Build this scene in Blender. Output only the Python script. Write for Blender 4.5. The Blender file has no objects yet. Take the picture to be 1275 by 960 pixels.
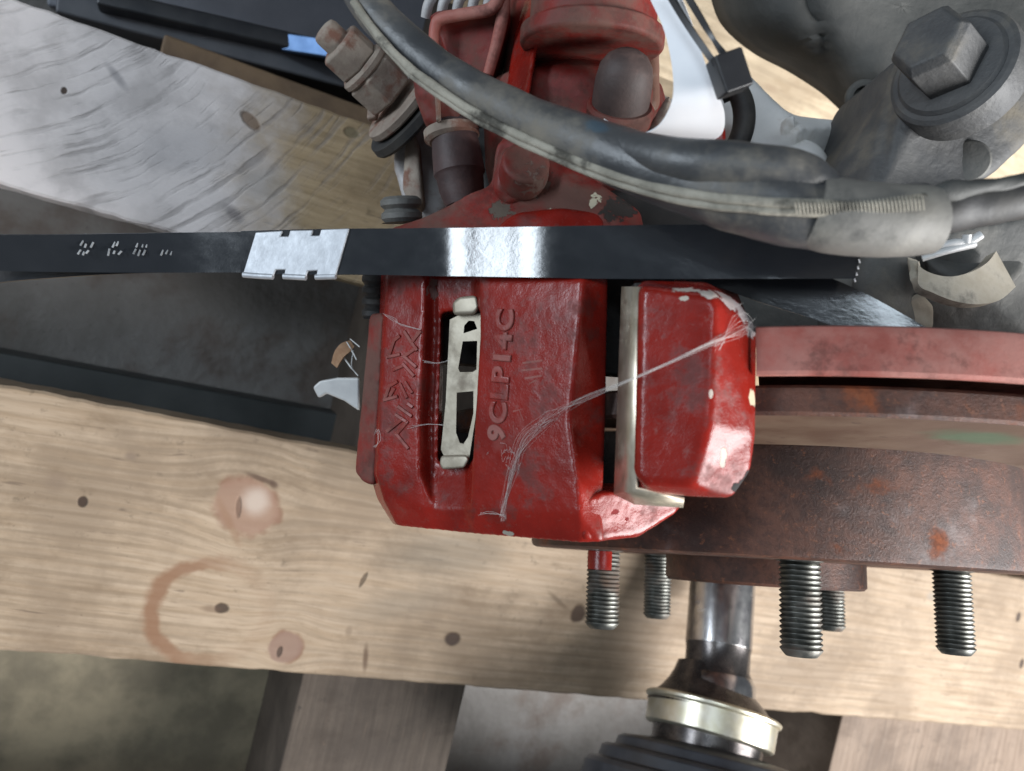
import bpy, bmesh, math, random
from mathutils import Vector, Matrix, noise as mnoise

random.seed(7)
scene = bpy.context.scene
COL = scene.collection
R = math.radians

# ---------------------------------------------------------------- frame
# World: x runs along the pallet boards, z is up, the floor is z = 0.
# The phone is held over the pallet, tilted 22 degrees off the vertical.
F = 962.0                                   # focal length in photo pixels
UP = Vector((.364, -.088, .927)).normalized()        # world up seen from the phone
BX = Vector((.900, -.218, -.375)); BX = (BX - UP * BX.dot(UP)).normalized()
BY = UP.cross(BX)
RM = Matrix((BX, BY, UP))                   # phone frame -> world
DECK = 0.130                                # height of the deck's upper face
CAM = Vector((0, 0, DECK + 0.400 * UP.z))

def VV(p):                                  # phone frame, millimetres -> world
    return RM @ (Vector(p) * .001) + CAM
def V(x, y, d):                             # photo pixel and distance in mm
    return VV(((x - 637.5) / F * d, -(y - 480) / F * d, -d))
def DIR(v):
    return (RM @ Vector(v)).normalized()
def ONZ(x, y, z):                           # the point of a level plane seen at a pixel
    r = RM @ Vector(((x - 637.5) / F, -(y - 480) / F, -1))
    return CAM + r * ((z - CAM.z) / r.z)

# ---------------------------------------------------------------- camera
cd = bpy.data.cameras.new('camera'); cam = bpy.data.objects.new('camera', cd); COL.objects.link(cam)
cam.matrix_world = Matrix.Translation(CAM) @ RM.to_4x4()
cd.sensor_width = 36; cd.lens = 36 * F / 1275
cd.clip_start = .01; cd.clip_end = 50
cd.dof.use_dof = True; cd.dof.focus_distance = .225; cd.dof.aperture_fstop = 17
scene.camera = cam

# ---------------------------------------------------------------- light
w = bpy.data.worlds.new('World'); scene.world = w; w.use_nodes = True
w.node_tree.nodes['Background'].inputs[0].default_value = (.80, .90, 1, 1)
w.node_tree.nodes['Background'].inputs[1].default_value = .17

def area(name, pos, target, sx, sy, power, col):
    l = bpy.data.lights.new(name, 'AREA'); l.shape = 'RECTANGLE'; l.size = sx; l.size_y = sy
    l.energy = power; l.color = col
    o = bpy.data.objects.new(name, l); COL.objects.link(o)
    p = VV(pos); t = VV(target); o.location = p
    o.rotation_euler = (t - p).to_track_quat('-Z', 'Y').to_euler()
    return o
# daylight from the right; unseen panel set near for falloff along the board
area('side_daylight', (960, -500, 70), (180, -90, -400), .6, .7, 39, (1, 1, 1))
# unseen cool panels, overhead and low left, shaped for the strap's blue streaks
area('cool_panel', (-330, 640, 2600), (0, 0, -300), .30, 1.4, 20, (.76, .89, 1))
area('cool_panel.001', (-1780, 560, 1150), (-200, 50, -350), 1.3, .36, 40, (.80, .90, 1))

vs = scene.view_settings
vs.view_transform = 'Standard'; vs.look = 'None'; vs.gamma = 1; vs.exposure = 0
vs.use_curve_mapping = False
scene.render.engine = 'CYCLES'

# ---------------------------------------------------------------- material helper
class NT:
    def __init__(s, name):
        s.m = bpy.data.materials.new(name); s.m.use_nodes = True
        s.t = s.m.node_tree; s.n = s.t.nodes; s.bsdf = s.n['Principled BSDF']
        s.co = s.n.new('ShaderNodeTexCoord').outputs['Object']
    def lk(s, sock, v):
        if hasattr(v, 'is_linked'): s.t.links.new(v, sock)
        elif isinstance(v, (tuple, list)) and len(v) == 3 and sock.type == 'RGBA': sock.default_value = (*v, 1)
        else: sock.default_value = v
    def math(s, op, a, b=0., c=0., clamp=False):
        n = s.n.new('ShaderNodeMath'); n.operation = op; n.use_clamp = clamp
        for i, v in enumerate((a, b, c)): s.lk(n.inputs[i], v)
        return n.outputs[0]
    def vmath(s, op, a, b=(0, 0, 0)):
        n = s.n.new('ShaderNodeVectorMath'); n.operation = op
        s.lk(n.inputs[0], a); s.lk(n.inputs[1], b)
        return n.outputs['Value' if op in ('LENGTH', 'DOT_PRODUCT') else 'Vector']
    def noise(s, scale, detail=4, rough=.55, vec=None, dist=0., stretch=None):
        v = vec if vec is not None else s.co
        if stretch: v = s.vmath('MULTIPLY', v, stretch)
        n = s.n.new('ShaderNodeTexNoise'); s.lk(n.inputs['Vector'], v)
        n.inputs['Scale'].default_value = scale; n.inputs['Detail'].default_value = detail
        n.inputs['Roughness'].default_value = rough; n.inputs['Distortion'].default_value = dist
        return n.outputs['Fac']
    def voro(s, scale, vec=None, feature='F1'):
        n = s.n.new('ShaderNodeTexVoronoi'); s.lk(n.inputs['Vector'], vec if vec is not None else s.co)
        n.feature = feature; n.inputs['Scale'].default_value = scale
        return n.outputs['Distance']
    def step(s, v, lo, hi, a=0., b=1.):
        n = s.n.new('ShaderNodeMapRange'); n.interpolation_type = 'SMOOTHSTEP'
        s.lk(n.inputs[0], v)
        for i, q in enumerate((lo, hi, a, b)): n.inputs[i + 1].default_value = q
        return n.outputs[0]
    def mix(s, f, a, b, mode='MIX'):
        n = s.n.new('ShaderNodeMix'); n.data_type = 'RGBA'; n.blend_type = mode
        s.lk(n.inputs[0], f); s.lk(n.inputs[6], a); s.lk(n.inputs[7], b)
        return n.outputs[2]
    def mixf(s, f, a, b):
        n = s.n.new('ShaderNodeMix'); s.lk(n.inputs[0], f); s.lk(n.inputs[2], a); s.lk(n.inputs[3], b)
        return n.outputs[0]
    def spot(s, c, rx, ry, ang=0., soft=.35, wob=None, amount=.25):
        n = s.n.new('ShaderNodeMapping'); n.vector_type = 'TEXTURE'
        s.lk(n.inputs[0], s.co); n.inputs['Location'].default_value = c
        n.inputs['Rotation'].default_value = (0, 0, ang); n.inputs['Scale'].default_value = (rx, ry, 1e3)
        d = s.vmath('LENGTH', n.outputs[0])
        if wob is not None: d = s.math('MULTIPLY_ADD', wob, amount * 2, s.math('SUBTRACT', d, amount))
        return d
    def bump(s, h, strength=.3, dist=.0005, prev=None):
        n = s.n.new('ShaderNodeBump'); s.lk(n.inputs['Height'], h)
        n.inputs['Strength'].default_value = strength; n.inputs['Distance'].default_value = dist
        if prev is not None: s.lk(n.inputs['Normal'], prev)
        return n.outputs[0]
    def done(s, color, rough=.5, metal=0., normal=None, spec=None, coat=None):
        s.lk(s.bsdf.inputs['Base Color'], color); s.lk(s.bsdf.inputs['Roughness'], rough)
        s.lk(s.bsdf.inputs['Metallic'], metal)
        if normal is not None: s.lk(s.bsdf.inputs['Normal'], normal)
        if spec is not None: s.lk(s.bsdf.inputs['Specular IOR Level'], spec)
        if coat is not None:
            s.lk(s.bsdf.inputs['Coat Weight'], coat[0]); s.lk(s.bsdf.inputs['Coat Roughness'], coat[1])
        return s.m

def simple(name, c1, c2, scale=120, rough=(.4, .7), metal=0., bump=.15, bscale=900, bdist=.0003, dust=None, dustlo=.5, dusthi=.7, dscale=60, spec=None):
    k = NT(name); n1 = k.noise(scale, 5, .6)
    col = k.mix(k.step(n1, .32, .68), c1, c2)
    r = k.mixf(k.noise(scale * 1.7, 4), rough[0], rough[1]); mt = metal
    if dust:
        df = k.step(k.noise(dscale, 6, .65), dustlo, dusthi)
        col = k.mix(df, col, dust); r = k.mixf(df, r, .9)
        if metal: mt = k.mixf(df, metal, 0.)
    nm = k.bump(k.noise(bscale, 5, .6), bump, bdist)
    return k.done(col, r, mt, nm, spec)

# ---------------------------------------------------------------- mesh helpers
LOC = {}
def tag(o, label=None, cat=None, group=None, kind=None):
    if label: o['label'] = label
    if cat: o['category'] = cat
    if group: o['group'] = group
    if kind: o['kind'] = kind
    return o
def thing(name, label, cat, loc, group=None):
    o = bpy.data.objects.new(name, None); COL.objects.link(o); o.location = loc
    o.empty_display_size = .01; LOC[o] = Vector(loc)
    return tag(o, label, cat, group)
def link(name, me, parent, loc):
    o = bpy.data.objects.new(name, me); COL.objects.link(o)
    if parent is not None:
        o.parent = parent; LOC[o] = LOC[parent]
    else:
        o.location = loc; LOC[o] = Vector(loc)
    return o
def mesh(name, verts, faces, mat, parent=None, smooth=40, bevel=0., loc=None, seg=2, solid=0., sub=0, soff=0):
    base = LOC[parent] if parent is not None else (Vector(loc) if loc is not None else sum(verts, Vector()) / len(verts))
    me = bpy.data.meshes.new(name); me.from_pydata([v - base for v in verts], [], faces)
    bm = bmesh.new(); bm.from_mesh(me); bmesh.ops.recalc_face_normals(bm, faces=bm.faces); bm.to_mesh(me); bm.free()
    if mat: me.materials.append(mat)
    o = link(name, me, parent, base)
    finish(o, smooth, bevel, seg, solid, sub, soff)
    return o
def finish(o, smooth=40, bevel=0., seg=2, solid=0., sub=0, soff=0):
    if smooth:
        o.data.shade_smooth(); o.data.set_sharp_from_angle(angle=R(smooth))
    if solid:
        s = o.modifiers.new('solid', 'SOLIDIFY'); s.thickness = solid * .001; s.offset = soff
    if bevel:
        b = o.modifiers.new('bevel', 'BEVEL'); b.width = bevel * .001; b.segments = seg
        b.limit_method = 'ANGLE'; b.angle_limit = R(24); b.harden_normals = False
        if smooth: o.data.set_sharp_from_angle(angle=R(180))
        if smooth:
            wn = o.modifiers.new('wn', 'WEIGHTED_NORMAL'); wn.keep_sharp = False
    if sub:
        s = o.modifiers.new('sub', 'SUBSURF'); s.levels = sub; s.render_levels = sub
def prism(name, pts, depth, mat, parent=None, bevel=.8, taper=None, smooth=40, loc=None, cut=None, ext=(0, 0, -1)):
    """solid with the outline pts [(x, y, distance)], as deep as depth mm"""
    front = [V(*p) for p in pts]; e = DIR(ext) * depth * .001
    c = sum(front, Vector()) / len(front); k = taper or 1.
    back = [c + (p - c) * k + e for p in front]
    n = len(pts); faces = [tuple(range(n)), tuple(range(2 * n - 1, n - 1, -1))]
    faces += [(i, n + i, n + (i + 1) % n, (i + 1) % n) for i in range(n)]
    o = mesh(name, front + back, faces, mat, parent, smooth, 0 if cut else bevel, loc)
    if cut:
        boolean(o, cut); finish(o, smooth, bevel)
    return o
def boolean(o, cutters):
    for c in cutters:
        m = o.modifiers.new('b', 'BOOLEAN'); m.operation = 'DIFFERENCE'; m.object = c; m.solver = 'EXACT'
    bpy.context.view_layer.update()
    dg = bpy.context.evaluated_depsgraph_get()
    me = bpy.data.meshes.new_from_object(o.evaluated_get(dg))
    mats = list(o.data.materials); o.modifiers.clear(); o.data = me
    me.materials.clear()
    for q in mats: me.materials.append(q)
    for c in cutters: bpy.data.objects.remove(c)
def cutter(pts, depth, front=20):
    p = [(x, y, d) for x, y, d in pts]
    f = [V(*q) + DIR((0, 0, 1)) * front * .001 for q in p]; b = [v - DIR((0, 0, 1)) * (depth + front) * .001 for v in f]
    n = len(p); faces = [tuple(range(n)), tuple(range(2 * n - 1, n - 1, -1))] + [(i, n + i, n + (i + 1) % n, (i + 1) % n) for i in range(n)]
    return mesh('cutter', f + b, faces, None, None, 0)
def basis(axis):
    a = axis.normalized(); t = Vector((0, 0, 1)) if abs(a.z) < .9 else Vector((1, 0, 0))
    u = a.cross(t).normalized(); return a, u, a.cross(u)
def lathe(name, prof, o, axis, mat, parent=None, seg=48, a0=0., a1=360., smooth=35, bevel=0., ref=None, loc=None, caps=True, solid=0.):
    """prof: (along, radius) in mm from o (world) along axis (world dir)"""
    a, u, v = basis(axis)
    if ref is not None:
        u = (ref - a * ref.dot(a)).normalized(); v = a.cross(u)
    full = abs(a1 - a0) >= 360; n = seg if full else seg + 1
    vs_, fs = [], []
    for s, r in prof:
        for i in range(n):
            t = R(a0 + (a1 - a0) * i / seg)
            vs_.append(o + (a * s + (u * math.cos(t) + v * math.sin(t)) * r) * .001)
    for j in range(len(prof) - 1):
        for i in range(seg):
            i2 = (i + 1) % n
            fs.append((j * n + i, j * n + i2, (j + 1) * n + i2, (j + 1) * n + i))
    if caps and full:
        fs.append(tuple(range(n))); k = (len(prof) - 1) * n; fs.append(tuple(range(k, k + n)))
    return mesh(name, vs_, fs, mat, parent, smooth, bevel, loc, solid=solid)
def spline(ps, per=8):
    """Catmull-Rom through tuples"""
    out = []; n = len(ps)
    for i in range(n - 1):
        p0, p1, p2, p3 = ps[max(i - 1, 0)], ps[i], ps[i + 1], ps[min(i + 2, n - 1)]
        for k in range(per):
            t = k / per
            out.append(tuple(.5 * (2 * b + (c - a) * t + (2 * a - 5 * b + 4 * c - d) * t * t + (3 * b - a - 3 * c + d) * t ** 3) for a, b, c, d in zip(p0, p1, p2, p3)))
    out.append(tuple(ps[-1])); return out
def tube(name, pts, mat, parent=None, seg=16, squash=1., loc=None, smooth=60, per=8, jit=0., path=None):
    """pts: (x, y, distance, radius mm)"""
    ps = path or spline(pts, per); c = [V(p[0], p[1], p[2]) for p in ps]; vs_, fs = [], []
    zc = DIR((0, 0, 1))
    for i, p in enumerate(c):
        t = (c[min(i + 1, len(c) - 1)] - c[max(i - 1, 0)]).normalized()
        sd = t.cross(zc).normalized(); up = sd.cross(t).normalized()
        for k in range(seg):
            a = 2 * math.pi * k / seg; r = ps[i][3] * .001
            if jit: r *= 1 + jit * mnoise.noise(p * 180 + Vector((math.cos(a), math.sin(a), 0)) * .8)
            vs_.append(p + sd * math.cos(a) * r + up * math.sin(a) * r * squash)
    for i in range(len(c) - 1):
        for k in range(seg):
            fs.append((i * seg + k, i * seg + (k + 1) % seg, (i + 1) * seg + (k + 1) % seg, (i + 1) * seg + k))
    fs += [tuple(range(seg)), tuple(range((len(c) - 1) * seg, len(c) * seg))]
    return mesh(name, vs_, fs, mat, parent, smooth, 0, loc)
def ribbon(name, rows, mat, parent=None, thick=.5, per=6, loc=None, smooth=60):
    """rows: pairs of (x, y, distance)"""
    ps = spline([(*a, *b) for a, b in rows], per); vs_, fs = [], []
    L = [(V(*p[:3]), V(*p[3:])) for p in ps]; N = len(L)
    for i, (p, q) in enumerate(L):
        i0, i1 = max(i - 1, 0), min(i + 1, N - 1)
        t = (L[i1][0] + L[i1][1]) - (L[i0][0] + L[i0][1]); n = t.cross(q - p).normalized() * thick * .0005
        vs_ += [p + n, q + n, q - n, p - n]
    for i in range(N - 1):
        for j in range(4): fs.append((4 * i + j, 4 * i + (j + 1) % 4, 4 * i + 4 + (j + 1) % 4, 4 * i + 4 + j))
    fs += [(0, 1, 2, 3), tuple(range(4 * N - 4, 4 * N))]
    return mesh(name, vs_, fs, mat, parent, smooth, 0, loc)
def box(name, c, hx, hy, hz, ax, ay, mat, parent=None, bevel=.6, loc=None):
    az = ax.cross(ay); vs_ = []
    for i in (-1, 1):
        for j in (-1, 1):
            for k in (-1, 1): vs_.append(c + (ax * i * hx + ay * j * hy + az * k * hz) * .001)
    fs = [(0, 1, 3, 2), (4, 6, 7, 5), (0, 4, 5, 1), (2, 3, 7, 6), (0, 2, 6, 4), (1, 5, 7, 3)]
    return mesh(name, vs_, fs, mat, parent, 40, bevel, loc)
def cast(o, voxel=.7, amp=.35, size=6., smooth=4):
    for m in list(o.modifiers):
        if m.type == 'WEIGHTED_NORMAL': o.modifiers.remove(m)
    r = o.modifiers.new('remesh', 'REMESH'); r.mode = 'VOXEL'; r.voxel_size = voxel * .001; r.use_smooth_shade = True
    q = o.modifiers.new('soften', 'SMOOTH'); q.factor = .5; q.iterations = smooth
    for a_, z_ in ((amp, size), (amp * .35, size * .3)):
        t = bpy.data.textures.new('cast', 'CLOUDS'); t.noise_scale = z_ * .001; t.noise_depth = 3
        d = o.modifiers.new('rough', 'DISPLACE'); d.texture = t; d.strength = a_ * .001; d.mid_level = .5; d.texture_coords = 'LOCAL'
    return o
def strokes(name, lines, mat, parent, wid, h, dfun):
    """raised bars lying on the casting: (x0, y0, x1, y1) in pixels"""
    vs_, fs = [], []
    for x0, y0, x1, y1 in lines:
        a, b = V(x0, y0, dfun(x0)), V(x1, y1, dfun(x1)); t = (b - a).normalized(); z = DIR((0, 0, 1)); s = t.cross(z).normalized()
        k = len(vs_)
        for p in (a - t * wid * .0004, b + t * wid * .0004):
            for q, e in ((-1, -.3), (-.55, h), (.55, h), (1, -.3)): vs_.append(p + s * q * wid * .0005 + z * e * .001)
        fs += [(k, k + 1, k + 5, k + 4), (k + 1, k + 2, k + 6, k + 5), (k + 2, k + 3, k + 7, k + 6), (k, k + 1, k + 2, k + 3), (k + 4, k + 5, k + 6, k + 7)]
    return mesh(name, vs_, fs, mat, parent, 30)

# ---------------------------------------------------------------- materials
def red_paint(name, base, dusty, lo, hi, gloss=(.17, .34), chip=.72, spots=(), dustamt=.75):
    k = NT(name)
    c = k.mix(k.step(k.noise(70, 4), .35, .65), base, tuple(q * .72 for q in base))
    d = k.step(k.noise(55, 8, .68), lo, hi)
    c = k.mix(k.math('MULTIPLY', d, dustamt), c, dusty)
    gr = k.math('MULTIPLY', k.step(k.noise(95, 8, .72, k.vmath('ADD', k.co, (4, 1, 8))), .50, .66), .55)
    c = k.mix(gr, c, (.050, .020, .016))
    scf = k.math('MULTIPLY', k.step(k.noise(300, 6, .75, k.vmath('ADD', k.co, (9, 2, 4))), .58, .68), .30)
    c = k.mix(scf, c, dusty)
    speck = k.step(k.noise(900, 3, .6), .66, .74)
    c = k.mix(k.math('MULTIPLY', speck, .14), c, (.30, .22, .19))
    ch = k.step(k.noise(48, 7, .62, k.vmath('ADD', k.co, (3.1, 7.7, 1.3))), chip, chip + .012)
    c = k.mix(ch, c, (.46, .43, .37))
    sn = k.noise(420, 5, .65)
    for (px, py, pd, sx, sy, sc) in spots:
        q = k.n.new('ShaderNodeMapping'); q.vector_type = 'TEXTURE'; k.lk(q.inputs[0], k.co)
        q.inputs['Location'].default_value = V(px, py, pd) - V(620, 500, 250); q.inputs['Rotation'].default_value = RM.to_euler()
        q.inputs['Scale'].default_value = (sx * .001, sy * .001, .006)
        dd = k.math('MULTIPLY_ADD', sn, 2.2, k.math('SUBTRACT', k.vmath('LENGTH', q.outputs[0]), 1.1))
        mk = k.step(dd, .80, .92, 1, 0); c = k.mix(mk, c, sc); ch = k.math('MAXIMUM', ch, mk)
    r = k.mixf(k.noise(160, 4), *gloss); r = k.mixf(d, r, .8); r = k.mixf(ch, r, .8); r = k.mixf(k.math('ADD', gr, scf), r, .75)
    b = k.bump(k.noise(420, 4, .6), .16, .0006)
    b = k.bump(k.noise(1900, 2), .20, .0002, b)
    b = k.bump(ch, .6, -.0003, b)
    return k.done(c, r, 0., b, .3)
RED = red_paint('red_caliper_paint', (.225, .0125, .0075), (.15, .06, .045), .55, .82, dustamt=.38, chip=.79, spots=[
    (768, 640, 184, 1.0, .8, (.16, .01, .01)), (783, 650, 184, .8, .6, (.16, .01, .01)), (633, 664, 197, 1.6, .8, (.26, .24, .2)), (538, 360, 210, 1.6, 4, (.16, .085, .075))])
LETTER = red_paint('worn_raised_letters', (.26, .035, .028), (.27, .14, .12), .36, .72)
RED_DIRTY = red_paint('dirty_red_paint', (.19, .015, .011), (.105, .07, .055), .36, .62, (.35, .6), .70, spots=[
    (683, 270, 212, 2.6, 2.0, (.50, .45, .35)), (690, 278, 211, 1.5, 2.4, (.50, .45, .35)), (738, 255, 212, 1.8, 3.0, (.48, .44, .33)), (745, 252, 212, 1.3, 2.0, (.45, .4, .3)),
    (700, 52, 232, 2.6, 3.0, (.45, .40, .33)), (690, 46, 232, 1.8, 1.4, (.45, .40, .33)), (625, 265, 216, 4, 3, (.09, .07, .055)), (768, 265, 210, 6, 5, (.035, .028, .025)), (660, 225, 212, 6, 4, (.13, .085, .07))])
RED_BRACKET = red_paint('red_bracket_paint', (.225, .0125, .0075), (.16, .065, .052), .58, .86, (.17, .32), .79, dustamt=.38, spots=[
    (914, 606, 170, 1.5, 1.2, (.014, .012, .012)), (931, 592, 170, 1.3, 1.6, (.014, .012, .012)), (922, 600, 170, 1.0, .8, (.02, .015, .014)), (900, 568, 167, 1.0, 2.2, (.50, .45, .38)), (899, 578, 167, .8, .8, (.48, .42, .36)),  # the pale pair puts a glint on the facet into the paint
    (934, 495, 172, 1.2, 2.2, (.42, .35, .24)), (860, 358, 166, 4.0, 1.1, (.48, .42, .37)), (884, 364, 165, 3.0, 1.6, (.46, .40, .36)), (905, 374, 171, 3.4, 3.2, (.36, .30, .29)), (922, 392, 175, 4.5, 4.0, (.33, .28, .28)), (850, 372, 166, 1.2, .6, (.45, .4, .34)),
    (935, 410, 176, 3.0, 2.5, (.36, .31, .31)), (885, 490, 163, .5, 1.0, (.5, .42, .36))])
SHIELD = red_paint('red_shield_paint', (.34, .09, .07), (.36, .18, .15), .34, .66, (.36, .55), .80)

def rust(name, machined=False):
    k = NT(name)
    c = k.mix(k.step(k.noise(60, 6, .6), .35, .65), (.036, .018, .014), (.10, .042, .027))
    o = k.step(k.noise(42, 6, .6, k.vmath('ADD', k.co, (1.2, .4, 2.2))), .56, .68)
    c = k.mix(k.math('MULTIPLY', o, .85), c, (.22, .062, .022))
    g = k.step(k.noise(36, 5, .6, k.vmath('ADD', k.co, (5.2, 3.4, .2))), .60, .72)
    c = k.mix(k.math('MULTIPLY', g, .6), c, (.16, .13, .125))
    if machined: c = k.mix(k.step(k.noise(40, 4), .3, .6), (.25, .17, .115), (.19, .105, .065))
    c = k.mix(k.math('MULTIPLY', k.step(k.noise(420, 6, .7), .45, .62), .45), c, (.024, .012, .010))
    c = k.mix(k.math('MULTIPLY', k.step(k.noise(380, 6, .78, k.vmath('ADD', k.co, (1, 2, 3))), .57, .65), .6), c, (.20, .075, .035))
    b = k.bump(k.noise(1100, 6, .75), .6, .0005)
    return k.done(c, k.mixf(o, k.mixf(k.noise(90), .36, .6), .9), k.mixf(o, .05, 0.), b, .3), k
RUST, _ = rust('rusty_iron')
RUSTRIM, _ = rust('rusty_disc_rim')
def friction():
    k = NT('worn_friction_face')
    c = k.mix(k.step(k.noise(60, 5), .35, .65), (.27, .19, .13), (.20, .115, .075))
    sp = V(1215, 553, 190)
    m = k.n.new('ShaderNodeMapping'); return k, c
RED_OVER = None

def steel(name, c1, c2, rough=(.3, .5), dust=None, lo=.5, hi=.7, metal=.9, bump=.1, scale=150):
    return simple(name, c1, c2, scale, rough, metal, bump, 1400, .0002, dust, lo, hi, 55)
STUD = steel('stud_steel', (.075, .077, .07), (.17, .17, .155), (.32, .55), (.07, .045, .03), .50, .68)
CLIP = steel('pad_clip_steel', (.30, .265, .205), (.40, .36, .29), (.4, .6), (.20, .16, .12), .45, .7, .6)
PLATE = steel('abutment_steel', (.42, .37, .28), (.55, .49, .40), (.3, .5), (.22, .18, .14), .5, .75, .8)
ROD = steel('shaft_steel', (.34, .33, .34), (.52, .51, .50), (.17, .3), (.10, .075, .06), .60, .75, 1., .05)
RODBLK = steel('oily_steel', (.05, .045, .045), (.10, .09, .085), (.2, .35), None, metal=.8)
BRASS = steel('zinc_yellow_steel', (.52, .48, .36), (.60, .57, .48), (.25, .4), (.35, .29, .2), .62, .8, .85, .05)
GALV = simple('galvanised_seal', (.36, .375, .40), (.50, .52, .55), 160, (.42, .6), .5, .25, 260, .0008)
DUSTY = simple('dusty_cast_steel', (.21, .165, .135), (.30, .255, .21), 90, (.75, .95), .1, .4, 600, .0006, (.17, .085, .06), .46, .60, 75)
ARM = simple('dusty_grey_arm', (.048, .049, .051), (.075, .074, .072), 60, (.5, .75), .1, .45, 420, .0008, (.15, .128, .094), .50, .76, 30)
CASTDARK = simple('dusty_dark_casting', (.085, .085, .082), (.15, .145, .132), 45, (.55, .8), .2, .4, 380, .0008, (.24, .215, .17), .52, .76, 24)
CREAM = simple('dust_caked_lip', (.36, .315, .245), (.50, .45, .37), 70, (.7, .9), 0, .4, 500, .0006, (.17, .155, .13), .5, .7, 70)
ALU = simple('grey_cast_aluminium', (.72, .715, .70), (.80, .79, .77), 70, (.45, .65), .1, .3, 700, .0005, (.40, .36, .30), .55, .75, 35)
BLOCK = simple('pale_dusty_aluminium', (.34, .32, .31), (.46, .45, .45), 60, (.5, .75), .25, .35, 500, .0006, (.26, .15, .11), .52, .66, 45)
RUBBER = simple('black_rubber', (.016, .016, .017), (.035, .033, .03), 120, (.5, .75), 0, .25, 700, .0004, (.13, .115, .095), .55, .8, 45)
COVER = simple('dusty_black_plastic', (.035, .036, .034), (.06, .06, .056), 40, (.55, .8), 0, .4, 300, .0008, (.11, .105, .095), .45, .8, 18)
BOOT = simple('cv_boot_rubber', (.022, .024, .029), (.035, .038, .045), 80, (.33, .5), 0, .1, 900, .0002)
PAPER = simple('white_tag_paper', (.76, .77, .80), (.82, .82, .84), 60, (.55, .7), 0, .06, 900, .0002)
TIE = simple('black_nylon', (.014, .014, .016), (.02, .02, .022), 100, (.3, .45), 0, .05, 900, .0002)
PADDARK = simple('pad_backing', (.012, .011, .01), (.025, .02, .018), 100, (.6, .8), 0, .3, 600, .0006)
WEB = simple('cobweb_silk', (.62, .60, .58), (.7, .68, .66), 200, (.6, .8), 0, 0, 100); WEB.node_tree.nodes['Principled BSDF'].inputs['Alpha'].default_value = .6
LEAF = simple('dry_brown_husk', (.26, .14, .075), (.36, .22, .13), 300, (.7, .9), 0, .3, 900, .0005)
WHITEM = simple('pale_painted_tab', (.50, .50, .50), (.60, .60, .59), 90, (.4, .6), .2, .2, 500, .0004, (.30, .12, .09), .6, .72, 90)

def hose_mat():
    k = NT('dusty_hose_rubber')
    c = k.mix(k.step(k.noise(60, 5), .35, .65), (.036, .038, .041), (.068, .069, .070))
    sx = k.noise(260, 3, .6, stretch=(1, 1, 1))
    du = k.step(k.noise(28, 7, .66), .47, .68)
    c = k.mix(k.math('MULTIPLY', du, .75), c, (.23, .20, .155))
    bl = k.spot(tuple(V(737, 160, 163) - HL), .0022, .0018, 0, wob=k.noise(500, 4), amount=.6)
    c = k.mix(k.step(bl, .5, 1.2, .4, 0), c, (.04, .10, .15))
    r = k.mixf(du, k.mixf(k.noise(140, 4), 0.27, .5), .85)
    b = k.bump(k.noise(420, 5, .65), .35, .0005)
    return k.done(c, r, 0, b)
HL = V(780, 240, 165)
HOSE = hose_mat()
SEAM = simple('dust_caked_seam', (.20, .185, .15), (.34, .315, .26), 130, (.7, .9), 0, .5, 700, .0007, (.06, .055, .045), .52, .66, 80)
SLEEVE = simple('dusty_sleeve', (.115, .11, .10), (.19, .18, .155), 45, (.5, .75), 0, .3, 500, .0005, (.045, .045, .043), .48, .62, 38)

def strap_mat():
    k = NT('black_strapping')
    c = k.mix(k.noise(90, 4), (.010, .012, .015), (.020, .022, .026))
    br = k.noise(260, 3, .5, stretch=(.12, 1.0, 1.0))
    r = k.mixf(br, .08, .22)
    b = k.bump(k.noise(700, 4, .6, stretch=(.10, 1, 1)), .10, .0003)
    return k.done(c, r, 0, b, .7)
STRAP = strap_mat()

def concrete():
    k = NT('stained_concrete')
    c = k.mix(k.step(k.noise(7, 6, .6), .36, .64), (.095, .086, .077), (.175, .165, .156))
    c = k.mix(k.math('MULTIPLY', k.step(k.noise(19, 6, .65), .48, .66), .6), c, (.075, .045, .030))
    c = k.mix(k.math('MULTIPLY', k.step(k.noise(60, 5, .65), .6, .72), .5), c, (.14, .135, .13))
    c = k.mix(k.math('MULTIPLY', k.step(k.noise(240, 3, .6), .64, .74), .5), c, (.035, .03, .026))
    b = k.bump(k.noise(160, 6, .65), .5, .002)
    return k.done(c, k.mixf(k.noise(30), .5, .8), 0, b)
CONC = concrete()

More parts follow.
